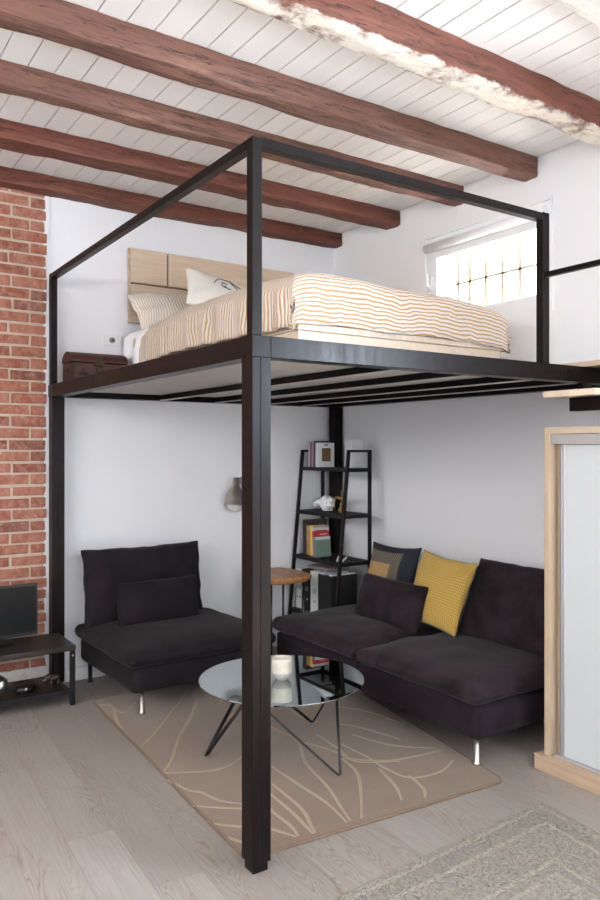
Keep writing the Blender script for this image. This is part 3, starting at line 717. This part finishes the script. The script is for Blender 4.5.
# persian rug
bm = bmesh.new(); uvl = bm.loops.layers.uv.new('UVMap')
c0 = Vector((2.905, 1.345, 0)); ex = Vector((1, -.09, 0)).normalized(); ey = Vector((.06, -1, 0)).normalized()
gr = {}
NX, NY = 20, 28
for i in range(NX + 1):
    for j in range(NY + 1):
        p = c0 + ex * 1.9 * i / NX + ey * 2.8 * j / NY
        gr[(i, j)] = bm.verts.new((p.x, p.y, .007 + (.001 * noise.noise(p * 3))))
for i in range(NX):
    for j in range(NY):
        q = [(i, j), (i + 1, j), (i + 1, j + 1), (i, j + 1)]; f = bm.faces.new([gr[a] for a in q])
        for lp, a in zip(f.loops, q): lp[uvl].uv = (a[0] / NX * 1.9, a[1] / NY * 2.8)
pr = thing('persian_rug', 'faded grey and beige oriental rug on the floor at bottom right', 'rug', (3.8, 0, 0))
o = obj('pile', bm, M_persian, pr); m = o.modifiers.new('s', 'SOLIDIFY'); m.thickness = .0065; m.offset = -1
bm = bmesh.new(); cs = [c0, c0 + ex * 1.9, c0 + ex * 1.9 + ey * 2.8, c0 + ey * 2.8]
tube(bm, [(q.x, q.y, .0045) for q in cs], .0042, 6, closed=True); obj('binding', bm, flat('grey_binding', (.24, .21, .165)), pr)

# ------------------------------------------------------------------ armchair
Mc = Matrix.Translation((.055, .195, 0)) @ Matrix.Rotation(math.radians(1.7), 4, 'Z')
ch = thing('armless_lounge_chair', 'charcoal armless lounge chair against the white wall by the brick', 'armchair', (.5, .7, 0))
obj('base', rbox((0, 0, .150), (.905, .94, .305), .025, (14, 14, 5), amp=.003, M=Mc), M_chair, ch, smooth=True)
def seatfn(front_droop):
    def f(p, u, h):
        if u.z <= 0: p.z += .0
        return p
    return f
obj('seat_cushion', rbox((-.02, -.035, .300), (.935, .975, .385), .042, (26, 26, 6), crown=.045, amp=.008, freq=5, seed=2, M=Mc), M_chair, ch, smooth=True)
bm = bmesh.new(); 
def seam(bm, M, x0, y0, x1, y1, z, r=.004, rc=.05):
    pts_ = []
    for (cx, cy, a0) in ((x1 - rc, y1 - rc, 0), (x0 + rc, y1 - rc, 90), (x0 + rc, y0 + rc, 180), (x1 - rc, y0 + rc, 270)):
        for k in range(5):
            a = math.radians(a0 + k * 22.5); pts_.append(M @ Vector((cx + rc * math.cos(a), cy + rc * math.sin(a), z)))
    tube(bm, pts_, r, 6, closed=True)
seam(bm, Mc, -.02, -.035, .935, .975, .340); obj('seam', bm, M_chair, ch, smooth=True)
lgi = 0
for (lx, ly) in ((.83, .085), (.83, .86), (.04, .06), (.04, .86)):
    bm = bmesh.new(); p = Mc @ Vector((lx, ly, 0)); lathe(bm, [(0, 0), (.019, 0), (.019, .006), (.014, .010), (.014, .155), (0, .155)], p, 16)
    zo = .012 if lx > .5 else 0
    if zo: bmesh.ops.translate(bm, verts=[q_ for q_ in bm.verts if q_.co.z < .1], vec=(0, 0, .011))
    obj('leg', bm, M_chrome2 if lx > .5 else M_blkrod, ch, smooth=True)
Mb = frame_mat(Mc @ Vector((.17, .41, .39)), (-.03, 1, 0), (-.13, 0, .97))
obj('back_cushion', pillow(.87, .51, .20, Mb, seed=3, amp=.016, pinch=.03, power=.40, wr=.016), M_chair, ch, smooth=True)
Mb = frame_mat(Mc @ Vector((.36, .425, .412)), (.0, 1, 0.01), (-.28, 0, .95))
o = obj('lumbar_pillow', pillow(.59, .285, .17, Mb, seed=5, amp=.008, pinch=.035, power=.40), M_chair, None, smooth=True, origin=(.44, .66, .42))
tag(o, 'small charcoal lumbar cushion on the armless lounge chair', 'cushion')

# ------------------------------------------------------------------ sofa
so = thing('sofa', 'dark aubergine armless two-section sofa along the window wall', 'sofa', (1.57, 1.85, 0))
SX0, SXM, SX1, SY = .674, 1.575, 2.52, 1.362
obj('base', rbox((SX0, SY, .140), (SXM - .002, W - .03, .308), .02, (16, 14, 4), amp=.002), M_velvet2, so, smooth=True)
obj('base', rbox((SXM + .002, SY, .140), (SX1, W - .03, .308), .02, (16, 14, 4), amp=.002), M_velvet2, so, smooth=True)
obj('seat_cushion', rbox((SX0 - .044, SY - .02, .312), (SXM - .015, W - .05, .395), .042, (28, 28, 6), crown=.048, amp=.009, freq=5, seed=4), M_velvet, so, smooth=True)
obj('seat_cushion', rbox((SXM + .005, SY - .03, .312), (SX1 + .02, W - .05, .392), .042, (28, 28, 6), crown=.045, amp=.009, freq=5, seed=9), M_velvet, so, smooth=True)
bm = bmesh.new(); I4 = Matrix.Identity(4); seam(bm, I4, SX0 - .044, SY - .02, SXM - .015, W - .05, .352); obj('seam', bm, M_velvet, so, smooth=True)
bm = bmesh.new(); seam(bm, I4, SXM + .005, SY - .03, SX1 + .02, W - .05, .352); obj('seam', bm, M_velvet, so, smooth=True)
for (lx, ly) in ((SX1 - .045, SY + .045), (SX0 + .06, SY + .045), (SX1 - .05, 2.25), (SX0 + .06, 2.25)):
    z0 = .011 if (ly < 1.5) else 0
    bm = bmesh.new(); lathe(bm, [(0, z0), (.021, z0), (.021, z0 + .007), (.014, z0 + .012), (.014, .150), (0, .150)], (lx, ly, 0), 16); obj('leg', bm, M_chrome, so, smooth=True)
Mb = frame_mat((2.15, 2.02, .405), (1, .0, 0), (.045, .42, .90))
obj('back_cushion', pillow(.82, .51, .18, Mb, seed=8, amp=.012, pinch=.02, power=.36, wr=.010), M_velvet, so, smooth=True)
# loose cushions on the sofa
o = obj('throw_cushion', pillow(.52, .50, .13, frame_mat((1.03, 2.02, .405), (1, 0, .012), (.0, .27, .96)), seed=12, amp=.006, pinch=.09, power=.5), M_patch, None, smooth=True, origin=(1.05, 2.05, .41))
tag(o, 'navy throw cushion with a woven grey patch and tan rectangle on the sofa', 'cushion')
Mg = frame_mat((1.60, 1.90, .445), (.98, .03, -.07), (-.18, .36, .92))
o = obj('throw_cushion', pillow(.47, .47, .13, Mg, seed=15, amp=.008, pinch=.08, power=.45, wr=.012), M_mustard, None, smooth=True, origin=(1.7, 1.9, .42))
tag(o, 'mustard yellow waffle-textured throw cushion on the sofa', 'cushion')
o = obj('throw_cushion', pillow(.59, .30, .16, frame_mat((1.30, 1.80, .42), (1, .03, -.02), (0, .36, .93)), seed=18, amp=.005, pinch=.02, power=.33), M_velvet, None, smooth=True, origin=(1.25, 1.8, .42))
tag(o, 'small plain dark lumbar cushion in front of the navy cushion on the sofa', 'cushion')
o = obj('throw_cushion', pillow(.40, .42, .11, frame_mat((1.86, 2.14, .41), (1, 0, 0), (0, .28, .96)), seed=21, amp=.005, power=.4), M_blk, None, smooth=True, origin=(1.9, 2.1, .41))
tag(o, 'black cushion barely showing between the mustard cushion and the back cushion', 'cushion')

# ------------------------------------------------------------------ round glass table and mug
TC = (1.845, .665); TR = .42; TZ = .402
tb = thing('round_coffee_table', 'round mirror-glass coffee table on thin black hairpin legs', 'coffee table', (TC[0], TC[1], .0115))
bm = bmesh.new(); lathe(bm, [(0, TZ - .008), (TR - .002, TZ - .008), (TR, TZ - .006), (TR, TZ - .002), (TR - .002, TZ), (0, TZ)], (*TC, 0), 96); obj('glass_top', bm, M_mirror, tb)
bm = bmesh.new(); lathe(bm, [(.0, TZ - .020), (TR - .10, TZ - .020), (TR - .10, TZ - .0085), (0, TZ - .0085)], (*TC, 0), 64); obj('underframe', bm, M_blk, tb)
for foot, ta, tc in (((1.668, .315), (1.96, .40), (1.60, .62)), ((2.235, .748), (2.13, .80), (2.02, .40)), ((1.58, 1.04), (1.60, .62), (1.98, .93))):
    bm = bmesh.new()
    f = Vector((*foot, .0165)); a = Vector((*ta, TZ - .015)); b_ = Vector((*tc, TZ - .015))
    mid = []
    da = (a - f).normalized(); db = (b_ - f).normalized()
    for k in range(9):
        s_ = k / 8; q_ = (f + da * .03) * (1 - s_) ** 2 + f * 2 * s_ * (1 - s_) + (f + db * .03) * s_ ** 2; mid.append(q_)
    tube(bm, [a] + mid + [b_], .0058, 10)
    off = Vector((.0, .0, 0)) + (b_ - a).normalized().cross(Vector((0, 0, 1))) * .010
    tube(bm, [a + off] + [q_ + off for q_ in mid] + [b_ + off], .0045, 10)
    obj('hairpin_leg', bm, M_blkrod, tb, smooth=True)
mg = thing('ceramic_mug', 'cream and grey ceramic cup on the mirror table', 'cup', (1.863, .655, TZ))
bm = bmesh.new()
lathe(bm, [(0, 0), (.026, 0), (.030, .006), (.042, .022), (.045, .036), (.046, .09), (.0445, .104), (.042, .104), (.0415, .09), (.040, .03), (.024, .01), (0, .01)], (1.863, .655, TZ + .0002), 40, Matrix.Diagonal((1.13, 1.13, 1.03)), mis=[0, 0, 0, 0, 1, 1, 1, 1, 1, 1, 1])
obj('cup_body', bm, [flat('grey_stoneware', (.42, .38, .35), .5), simple('cream_stoneware', (.62, .56, .48), .5, var=.15, scale=60, bump=.4, bscale=90)], mg, smooth=True)

# ------------------------------------------------------------------ shelf in the corner
sh = thing('ladder_shelf', 'black metal ladder shelf in the corner behind the sofa', 'shelf', (.35, 2.05, 0))
SXL, SXR, SYB, TOP = .045, .672, 2.215, 1.556
for xs in (SXL, SXR - .022):
    bm = bmesh.new()
    fr_ = lambda z: 1.845 + (z / TOP) * .150
    M0 = None
    v8 = []
    for z in (0, TOP):
        yf = fr_(z)
        v8 += [bm.verts.new((xs, yf, z)), bm.verts.new((xs + .022, yf, z)), bm.verts.new((xs + .022, yf + .022, z)), bm.verts.new((xs, yf + .022, z))]
    bm.faces.new(v8[0:4][::-1]); bm.faces.new(v8[4:8])
    for k in range(4): bm.faces.new((v8[k], v8[(k + 1) % 4], v8[4 + (k + 1) % 4], v8[4 + k]))
    obj('front_leg', bm, M_blk, sh)
    obj('rear_leg', B(((xs, SYB - .022, 0), (xs + .022, SYB, TOP))), M_blk, sh)
    obj('top_bar', B(((xs, fr_(TOP) + .022, TOP - .018), (xs + .022, SYB - .022, TOP))), M_blk, sh)
SHZ = (1.418, 1.074, .722, .30)
for z in SHZ:
    yf = fr_(z)
    bm = bmesh.new(); ya, yb = yf + .0125, SYB - .0245; ns = int((yb - ya) / .024)
    for k in range(ns): yy = ya + .006 + (yb - ya - .012) * k / (ns - 1); box(bm, (SXL + .023, yy - .006, z - .003), (SXR - .023, yy + .006, z))
    for xx in (SXL + .024, (SXL + SXR) / 2 - .006, SXR - .036): box(bm, (xx, ya, z - .008), (xx + .012, yb, z - .0028))
    s_ = obj('shelf_board', bm, M_blk, sh)
    bm = B(((SXL + .0225, yf + .002, z - .026), (SXR - .0225, yf + .012, z + .0005)), ((SXL + .0225, SYB - .024, z - .026), (SXR - .0225, SYB - .004, z + .0005)),
           ((SXL + .0005, yf + .0225, z - .026), (SXL + .0225, SYB - .023, z + .0005)), ((SXR - .0225, yf + .0225, z - .026), (SXR - .0005, SYB - .023, z + .0005)))
    obj('rim', bm, M_blk, s_)
def book(x0, x1, yf, d, z, h, cov, label, group, pic=None, lean=0, cover=None):
    r = thing('book', label, 'book', ((x0 + x1) / 2, yf + d / 2, z), group)
    M = Matrix.Translation((x1, yf + d / 2, z)) @ Matrix.Rotation(lean, 4, 'Y') @ Matrix.Translation((-x1, -(yf + d / 2), -z))
    th = .003
    bm = bmesh.new(); box(bm, (x0, yf, z), (x0 + th, yf + d, z + h), 0, M); box(bm, (x1 - th, yf, z), (x1, yf + d, z + h), 1 if cover else 0, M); box(bm, (x0 + th, yf, z), (x1 - th, yf + th, z + h), 0, M)
    obj('cover', bm, [cov, cover] if cover else cov, r)
    bm = bmesh.new(); box(bm, (x0 + th + .0002, yf + th + .0002, z + .004), (x1 - th - .0002, yf + d - .005, z + h - .004), 0, M); obj('pages', bm, M_paper, r)
    if pic:
        for (nm, mt, y0, y1, z0, z1) in pic:
            bm = bmesh.new(); box(bm, (x1 - .001, yf + y0, z + z0), (x1 + .001, yf + y1, z + z1), 0, M); obj(nm, bm, mt, r)
    return r
z = SHZ[0] + .001; G1 = 'books on the top shelf'
book(.085, .108, 2.04, .145, z, .200, flat('pale_grey_cover', (.55, .54, .56)), 'pale grey book, leftmost on the top shelf of the ladder shelf', G1)
book(.109, .128, 2.04, .145, z, .200, flat('dark_maroon_cover', (.16, .045, .07)), 'dark maroon book beside the pale grey one on the top shelf', G1)
book(.129, .158, 2.04, .145, z, .204, flat('dusty_pink_cover', (.42, .24, .29)), 'dusty pink book in the top shelf row', G1)
book(.159, .185, 2.04, .145, z, .208, flat('charcoal_cover', (.06, .055, .065)), 'charcoal book between the pink and the light blue book', G1)
book(.186, .212, 2.04, .145, z, .190, flat('light_blue_cover', (.42, .58, .68)), 'light blue book in the top shelf row', G1)
M_pic = simple('brown_picture', (.16, .085, .035), .6, var=.7, scale=45)
book(.213, .238, 2.02, .165, z, .192, flat('white_cover', (.74, .75, .76)), 'white book with a brown picture on its cover, rightmost of the top shelf row', G1,
     pic=[('cover_picture', M_pic, .045, .130, .045, .150), ('cover_mark', flat('grey_mark', (.16, .16, .17)), .065, .105, .170, .182)])
bx = obj('paper_box', B(((.512, 2.08, z), (.600, 2.185, z + .212))), simple('white_knit_paper', (.70, .71, .72), .9, var=.08, scale=50, bump=.8, bscale=60), None, origin=(.55, 2.13, z)); bevel(bx, .006)
tag(bx, 'tall white textured box standing on the right of the top shelf', 'box')
# second shelf: stone cloud, twig, figurine
z = SHZ[1] + .001
bm = bmesh.new(); bmesh.ops.create_icosphere(bm, subdivisions=5, radius=1)
for q_ in bm.verts:
    p = q_.co.copy(); d = 1 + .38 * noise.noise(p * 1.9 + Vector((2, 0, 0))) + .16 * noise.noise(p * 4.5) + .07 * noise.noise(p * 9)
    p *= d; p.x *= .112 ; p.y *= .055; p.z = max(p.z, -.85) * (.042 + .014 * (p.x > 0) + .010 * math.sin(p.x * 30))
    q_.co = p + Vector((.235, 2.09, z + .042))
zm = min(q_.co.z for q_ in bm.verts)
for q_ in bm.verts: q_.co.z += z - zm
o = obj('quartz_rock', bm, simple('white_crystal', (.78, .79, .80), .5, var=.06, scale=30, bump=.6, bscale=40), None, smooth=True, origin=(.24, 2.09, z)); tag(o, 'lumpy white crystal rock on the second shelf of the ladder shelf', 'ornament')
M_gold = simple('aged_gold', (.45, .27, .09), .4, .6, var=.3, scale=40)
bm = bmesh.new(); random.seed(11)
stem = smooth_line([(.27, 2.165, z + .0), (.275, 2.165, z + .07), (.30, 2.165, z + .105), (.36, 2.16, z + .104), (.415, 2.15, z + .122)], 6)
tube(bm, stem, .003, 6)
for k in range(34):
    p = Vector(stem[random.randrange(9, len(stem))]); d = Vector((random.uniform(-1, 1), random.uniform(-1, 1), random.uniform(-1, 1))).normalized() * random.uniform(.012, .026)
    e = p + d; tube(bm, [p, (p + e) / 2, e], .003, 6, rads=[.002, .0065, .001])
o = obj('dried_golden_twig', bm, M_gold, None, smooth=True, origin=(.36, 2.12, z)); tag(o, 'golden dried twig behind the white crystal rock', 'ornament')
fg = thing('seated_figurine', 'small gold wire figurine with an upright rod at the right of the second shelf', 'figurine', (.502, 2.05, z))
bm = bmesh.new(); bmesh.ops.create_uvsphere(bm, u_segments=14, v_segments=10, radius=.010, matrix=Matrix.Translation((.507, 2.05, z + .068)))
tube(bm, [(.497, 2.05, z + .0), (.487, 2.05, z + .02), (.502, 2.05, z + .045), (.507, 2.05, z + .06)], .006, 8, rads=[.008, .011, .008, .004])
tube(bm, [(.492, 2.04, z + .012), (.517, 2.03, z + .03), (.522, 2.03, z + .004)], .004, 8); tube(bm, [(.504, 2.05, z + .052), (.520, 2.04, z + .04), (.520, 2.04, z + .06)], .003, 8)
obj('body', bm, M_gold, fg, smooth=True)
bm = bmesh.new(); tube(bm, [(.520, 2.045, z), (.518, 2.045, z + .175)], .0025, 8); obj('rod', bm, M_gold, fg)
# third shelf books
z = SHZ[2] + .001; G2 = 'books on the third shelf'
xs = .088
book(.070, .086, 2.00, .17, z, .265, flat('white_cover_tall', (.70, .70, .72)), 'thin white book at the left end of the third shelf row', G2)
book(.089, .139, 1.985, .20, z, .275, flat('dark_brown_cover', (.035, .022, .020)), 'tall dark brown book on the third shelf', G2, pic=[('spine_marks', flat('tan_mark', (.25, .18, .12)), .01, .03, .02, .03)])
book(.140, .188, 1.985, .17, z, .232, simple('tan_patterned_cover', (.40, .24, .11), .7, var=.5, scale=30), 'tan patterned book beside the tall dark brown one', G2)
book(.190, .232, 1.985, .15, z, .234, flat('bright_yellow_cover', (.72, .55, .03)), 'bright yellow book on the third shelf', G2, cover=flat('silver_grey_cover', (.42, .42, .44)))
book(.234, .250, 1.975, .15, z, .222, flat('off_white_cover', (.66, .62, .58)), 'off-white paperback behind the red book', G2, pic=[('cover_mark', flat('black_mark', (.03, .03, .03)), .02, .13, .185, .2)], lean=-.03)
book(.256, .284, 1.965, .145, z, .198, flat('red_cover', (.52, .025, .04)), 'red book on the third shelf', G2, pic=[('cover_mark', flat('pink_mark', (.72, .28, .28)), .05, .125, .165, .178)], lean=-.05)
book(.292, .312, 1.950, .150, z, .158, flat('sage_green_cover', (.17, .24, .20)), 'small sage green book, rightmost of the third shelf row', G2, pic=[('cover_mark', flat('white_mark', (.62, .64, .60)), .003, .147, .133, .156)], lean=-.07)
bm = bmesh.new(); lathe(bm, [(0, 0), (.026, 0), (.022, .012), (.008, .045), (0, .05)], (.57, 1.99, z), 5); tube(bm, [(.59, 2.0, z), (.62, 2.02, z + .035)], .006, 6)
o = obj('white_shell', bm, flat('shell_white', (.74, .72, .68)), None, origin=(.57, 1.99, z)); tag(o, 'small pointed white shell at the front of the third shelf', 'ornament')
# bottom shelf: folders and files
z = SHZ[3] + .001; G3 = 'folders on the bottom shelf'
def folder(x0, x1, yf, d, h, mat, label, ring):
    r = thing('lever_arch_folder', label, 'folder', ((x0 + x1) / 2, yf + d / 2, z), G3)
    o = obj('cover', B(((x0, yf, z), (x0 + .003, yf + d, z + h)), ((x1 - .003, yf, z), (x1, yf + d, z + h)), ((x0 + .003, yf, z), (x1 - .003, yf + .003, z + h))), mat, r)
    obj('pages', B(((x0 + .004, yf + .02, z + .005), (x1 - .004, yf + d - .01, z + h - .02))), M_paper, r)
    bm = bmesh.new(); cx = (x0 + x1) / 2; w_ = min(.012, (x1 - x0) * .3)
    tube(bm, [(cx + w_ * a, yf - .002, z + .17 + .013 * b2) for a, b2 in ((-1, -1), (1, -1), (1, 1), (-1, 1))], .0016, 6, closed=True)
    obj('label_holder', bm, ring, r); bm = bmesh.new()
    lathe(bm, [(.009, 0), (.009, .002), (.005, .002), (.005, 0)], (cx, yf, z + .09), 14, Matrix.Rotation(PI / 2, 3, 'X')); obj('finger_ring', bm, ring, r)
Mw = flat('white_folder_board', (.70, .70, .68)); Mk = flat('black_folder_board', (.012, .011, .012)); Mr = flat('dark_ring', (.05, .05, .05)); Mlr = flat('steel_ring', (.55, .55, .55))
folder(.073, .113, 1.93, .24, .315, Mw, 'narrow white folder, leftmost on the bottom shelf', Mr)
folder(.115, .150, 1.93, .24, .315, Mw, 'second white folder from the left on the bottom shelf', Mr)
folder(.152, .200, 1.93, .24, .315, Mk, 'black folder next to the white pair on the bottom shelf', Mlr)
folder(.202, .252, 1.93, .24, .315, Mk, 'black folder touching the wide white folder', Mlr)
folder(.288, .396, 1.92, .25, .320, Mw, 'wide white folder in the middle of the bottom shelf', Mr)
mf = thing('magazine_file', 'black open magazine file at the right of the bottom shelf', 'file box', (.5, 2.0, z))
bm = bmesh.new(); fx0, fx1, fy0, fy1 = .404, .575, 1.91, 2.15
box(bm, (fx0, fy0, z), (fx0 + .003, fy1, z + .315)); box(bm, (fx1 - .003, fy0, z), (fx1, fy1, z + .315)); box(bm, (fx0 + .003, fy0, z), (fx1 - .003, fy0 + .003, z + .315)); box(bm, (fx0 + .003, fy1 - .003, z), (fx1 - .003, fy1, z + .315)); box(bm, (fx0 + .003, fy0 + .003, z), (fx1 - .003, fy1 - .003, z + .004))
obj('box_shell', bm, Mk, mf)
for k, (a, m_) in enumerate(((.410, flat('white_sheets', (.72, .72, .72))), (.450, flat('grey_sheets', (.5, .5, .52))), (.490, flat('blue_sheets', (.05, .16, .50))), (.530, flat('white_sheets_b', (.68, .69, .70))))):
    o = obj('document_stack', B(((a, fy0 + .01, z + .006), (a + .036, fy1 - .01, z + .318 + .006 * (k % 2)))), m_, None, origin=(a, 2.03, z)); tag(o, ['white document stack at the left inside the black file', 'grey document stack inside the black file', 'blue document folder inside the black file', 'white document stack at the right inside the black file'][k], 'documents', 'papers in the black file')
o = obj('flat_folder', rbox((.20, 1.95, z + .326), (.46, 2.17, z + .352), .008, (10, 8, 3), amp=.006, freq=9), flat('taupe_cover', (.20, .18, .17)), None, smooth=True, origin=(.36, 2.05, z + .33)); tag(o, 'flat taupe folder lying on top of the upright folders', 'folder')

# ------------------------------------------------------------------ live-edge side table
sd = thing('live_edge_side_table', 'small live-edge wooden side table with black rod legs beside the sofa', 'side table', (.33, 1.55, 0))
bm = bmesh.new(); n = 60; lo_, hi_, md = [], [], []
for k in range(n):
    a = 2 * PI * k / n; sx = math.copysign(abs(math.cos(a)) ** .55, math.cos(a)); sy = math.copysign(abs(math.sin(a)) ** .55, math.sin(a))
    r = 1 + .07 * noise.noise(Vector((math.cos(a) * 1.6, math.sin(a) * 1.6, 4)))
    px, py = .385 + sx * .235 * r, 1.565 + sy * .205 * r
    lo_.append(bm.verts.new((.385 + sx * .22 * r, 1.555 + sy * .185 * r, .605))); md.append(bm.verts.new((px, py, .630 + .006 * noise.noise(Vector((a * 3, 0, 0)))))); hi_.append(bm.verts.new((.385 + sx * .23 * r, 1.555 + sy * .20 * r, .652)))
for A_, B_ in ((lo_, md), (md, hi_)):
    for k in range(n): bm.faces.new((A_[k], A_[(k + 1) % n], B_[(k + 1) % n], B_[k]))
bm.faces.new(lo_[::-1]); bm.faces.new(hi_)
o = obj('table_top', bm, M_live, sd); bevel(o, .006, 3, 20)
for (lx, ly) in ((.24, 1.42), (.52, 1.42), (.24, 1.70), (.52, 1.70)):
    bm = bmesh.new(); tube(bm, [(lx, ly, .60), (lx, ly, .0)], .009, 10); obj('leg', bm, M_blkrod, sd, smooth=True)

# ------------------------------------------------------------------ wall lamp
lp = thing('wall_lamp', 'brushed metal cone wall lamp half hidden behind the front post', 'lamp', (0, 1.40, 1.30))
Ml = Matrix.Rotation(math.radians(-6), 3, 'Y') @ Matrix.Rotation(math.radians(-6), 3, 'X') @ Matrix.Scale(1.1, 3); lc = (.13, 1.345, 1.140)
bm = bmesh.new(); lathe(bm, [(.078, 0), (.075, .005), (.070, .04), (.058, .08), (.042, .108), (.026, .130), (.024, .176), (.018, .190), (0, .194)], lc, 40, Ml); lathe(bm, [(.074, .001), (.062, .03), (.043, .087), (.02, .12), (0, .12)], lc, 40, Ml)
obj('lamp_shade', bm, M_chrome2, lp, smooth=True)
bm = bmesh.new(); lathe(bm, [(0, -.046), (.022, -.043), (.042, -.031), (.055, -.010), (.056, .01), (.03, .06), (0, .065)], lc, 28, Ml); obj('bulb', bm, M_bulb, lp, smooth=True)
bm = bmesh.new(); tube(bm, [(.11, 1.385, 1.30), (.07, 1.43, 1.315), (.01, 1.47, 1.31)], .007, 10); obj('arm', bm, M_chrome2, lp, smooth=True)
bm = bmesh.new(); lathe(bm, [(0, 0), (.04, 0), (.04, .016), (.034, .022), (0, .022)], (0.0, 1.47, 1.31), 28, Matrix.Rotation(PI / 2, 3, 'Y')); obj('wall_plate', bm, M_chrome2, lp, smooth=False)

# ------------------------------------------------------------------ TV stand, TV and small things
ts = thing('tv_stand', 'black-brown open television stand against the brick wall', 'tv stand', (.27, -.6, 0))
TX0, TX1, TY0, TY1 = .115, .495, -1.18, .035
o = obj('top_board', B(((TX0, TY0, .334), (TX1, TY1, .366))), M_tvwood, ts); bevel(o, .003)
o = obj('shelf_board', B(((TX0 + .012, TY0 + .03, .082), (TX1 - .012, TY1 - .03, .098))), M_tvwood, ts); bevel(o, .002)
o = obj('shelf_lip', B(((TX1 - .0125, TY0 + .03, .070), (TX1 - .003, TY1 - .028, .102))), M_blk, ts)
for (lx, ly) in ((TX1 - .034, TY1 - .030), (TX0 + .004, TY1 - .030), (TX1 - .034, TY0 + .002), (TX0 + .004, TY0 + .002)):
    o = obj('leg', B(((lx, ly, 0), (lx + .03, ly + .028, .334))), M_blk, ts); bevel(o, .0015, 1)
    bm = bmesh.new(); lathe(bm, [(.006, 0), (.006, .003), (0, .004)], (lx + .03, ly + .012, .305), 12, Matrix.Rotation(PI / 2, 3, 'Y')); obj('bolt', bm, M_chrome, o)
tv = thing('television', 'black flat-screen television on the dark stand by the brick wall', 'television', (.22, -.42, .366))
Mt = Matrix.Translation((.20, -.115, .392)) @ Matrix.Rotation(math.radians(2), 4, 'Z')
bm = bmesh.new(); box(bm, (-.028, -.60, 0), (0, 0, .325), 0, Mt); box(bm, (-.05, -.50, .05), (-.028, -.10, .25), 0, Mt); o = obj('casing', bm, M_plastic, tv); bevel(o, .004)
bm = bmesh.new(); box(bm, (.0002, -.585, .022), (.0022, -.012, .313), 0, Mt); obj('screen', bm, M_screen, tv)
bm = bmesh.new(); box(bm, (.0002, -.030, .006), (.002, -.018, .012), 0, Mt); obj('logo_dot', bm, flat('logo_red', (.5, .05, .03)), tv)  # small red dot of the television's logo, plain colour
bm = bmesh.new(); lathe(bm, [(0, 0), (.10, 0), (.10, .008), (.085, .014), (0, .018)], (.225, -.40, .3665), 40, Matrix.Diagonal((1.0, 1.35, 1))); tube(bm, [(.18, -.41, .375), (.18, -.41, .42)], .022, 16); obj('stand_foot', bm, M_plastic, tv, smooth=False)
# elephant figurine on the lower shelf
el = thing('elephant_figurine', 'small dark elephant figurine on the lower shelf of the television stand', 'figurine', (.36, -.07, .098))
bm = bmesh.new(); ez = .0985
Me = Matrix.Translation((.37, -.06, ez)) @ Matrix.Rotation(math.radians(8), 4, 'Z')
def ell(bm, c, r, seg=16, M=Me):
    bmesh.ops.create_uvsphere(bm, u_segments=seg, v_segments=10, radius=1, matrix=M @ Matrix.Translation(c) @ Matrix.Diagonal((*r, 1)))
ell(bm, (0, 0, .052), (.020, .035, .023)); ell(bm, (0, -.042, .064), (.015, .018, .018)); ell(bm, (.014, -.032, .064), (.004, .012, .016)); ell(bm, (-.014, -.032, .064), (.004, .012, .016))
tube(bm, [Me @ Vector(p) for p in ((0, -.052, .062), (0, -.068, .055), (0, -.078, .060), (0, -.092, .068))], .005, 8, rads=[.008, .006, .005, .003])
for (a, b_) in ((-.011, -.024), (.011, -.024), (-.011, .022), (.011, .022)): tube(bm, [Me @ Vector((a, b_, .045)), Me @ Vector((a, b_, .02)), Me @ Vector((a, b_, 0.0005))], .007, 10, rads=[.010, .0065, .0075])
tube(bm, [Me @ Vector(p) for p in ((0, .033, .06), (0, .042, .045), (0, .041, .03))], .002, 6)
obj('body', bm, simple('dark_bronze', (.035, .024, .020), .4, .3), el, smooth=True)
bm = bmesh.new()
for s_ in (-1, 1): tube(bm, [Me @ Vector((s_ * .008, -.054, .055)), Me @ Vector((s_ * .010, -.070, .050)), Me @ Vector((s_ * .010, -.078, .056))], .002, 6)
obj('tusks', bm, flat('bone', (.5, .45, .38)), el, smooth=True)
dv = thing('black_gadget', 'low black gadget with a silver knob on the lower shelf of the television stand', 'gadget', (.36, -.25, .098))
bm = bmesh.new(); lathe(bm, [(0, 0), (.050, 0), (.055, .01), (.050, .030), (.03, .036), (0, .036)], (.35, -.235, .0985), 32, Matrix.Diagonal((1, 1.1, 1))); obj('body', bm, M_plastic, dv, smooth=True)
bm = bmesh.new(); tube(bm, [(.400, -.236, .110), (.400, -.236, .128)], .008, 14); obj('knob', bm, M_chrome, dv, smooth=True)
gv = obj('silver_globe', (lambda b: (lathe(b, [(0, 0), (.022, .0), (.022, .006), (.035, .014), (.052, .045), (.055, .062), (.048, .09), (.02, .113), (0, .116)], (.36, -.385, .0985), 32), b)[1])(bmesh.new()), M_chrome, None, smooth=True, origin=(.36, -.385, .098))
tag(gv, 'round silver ornament at the left edge on the lower television stand shelf', 'ornament')
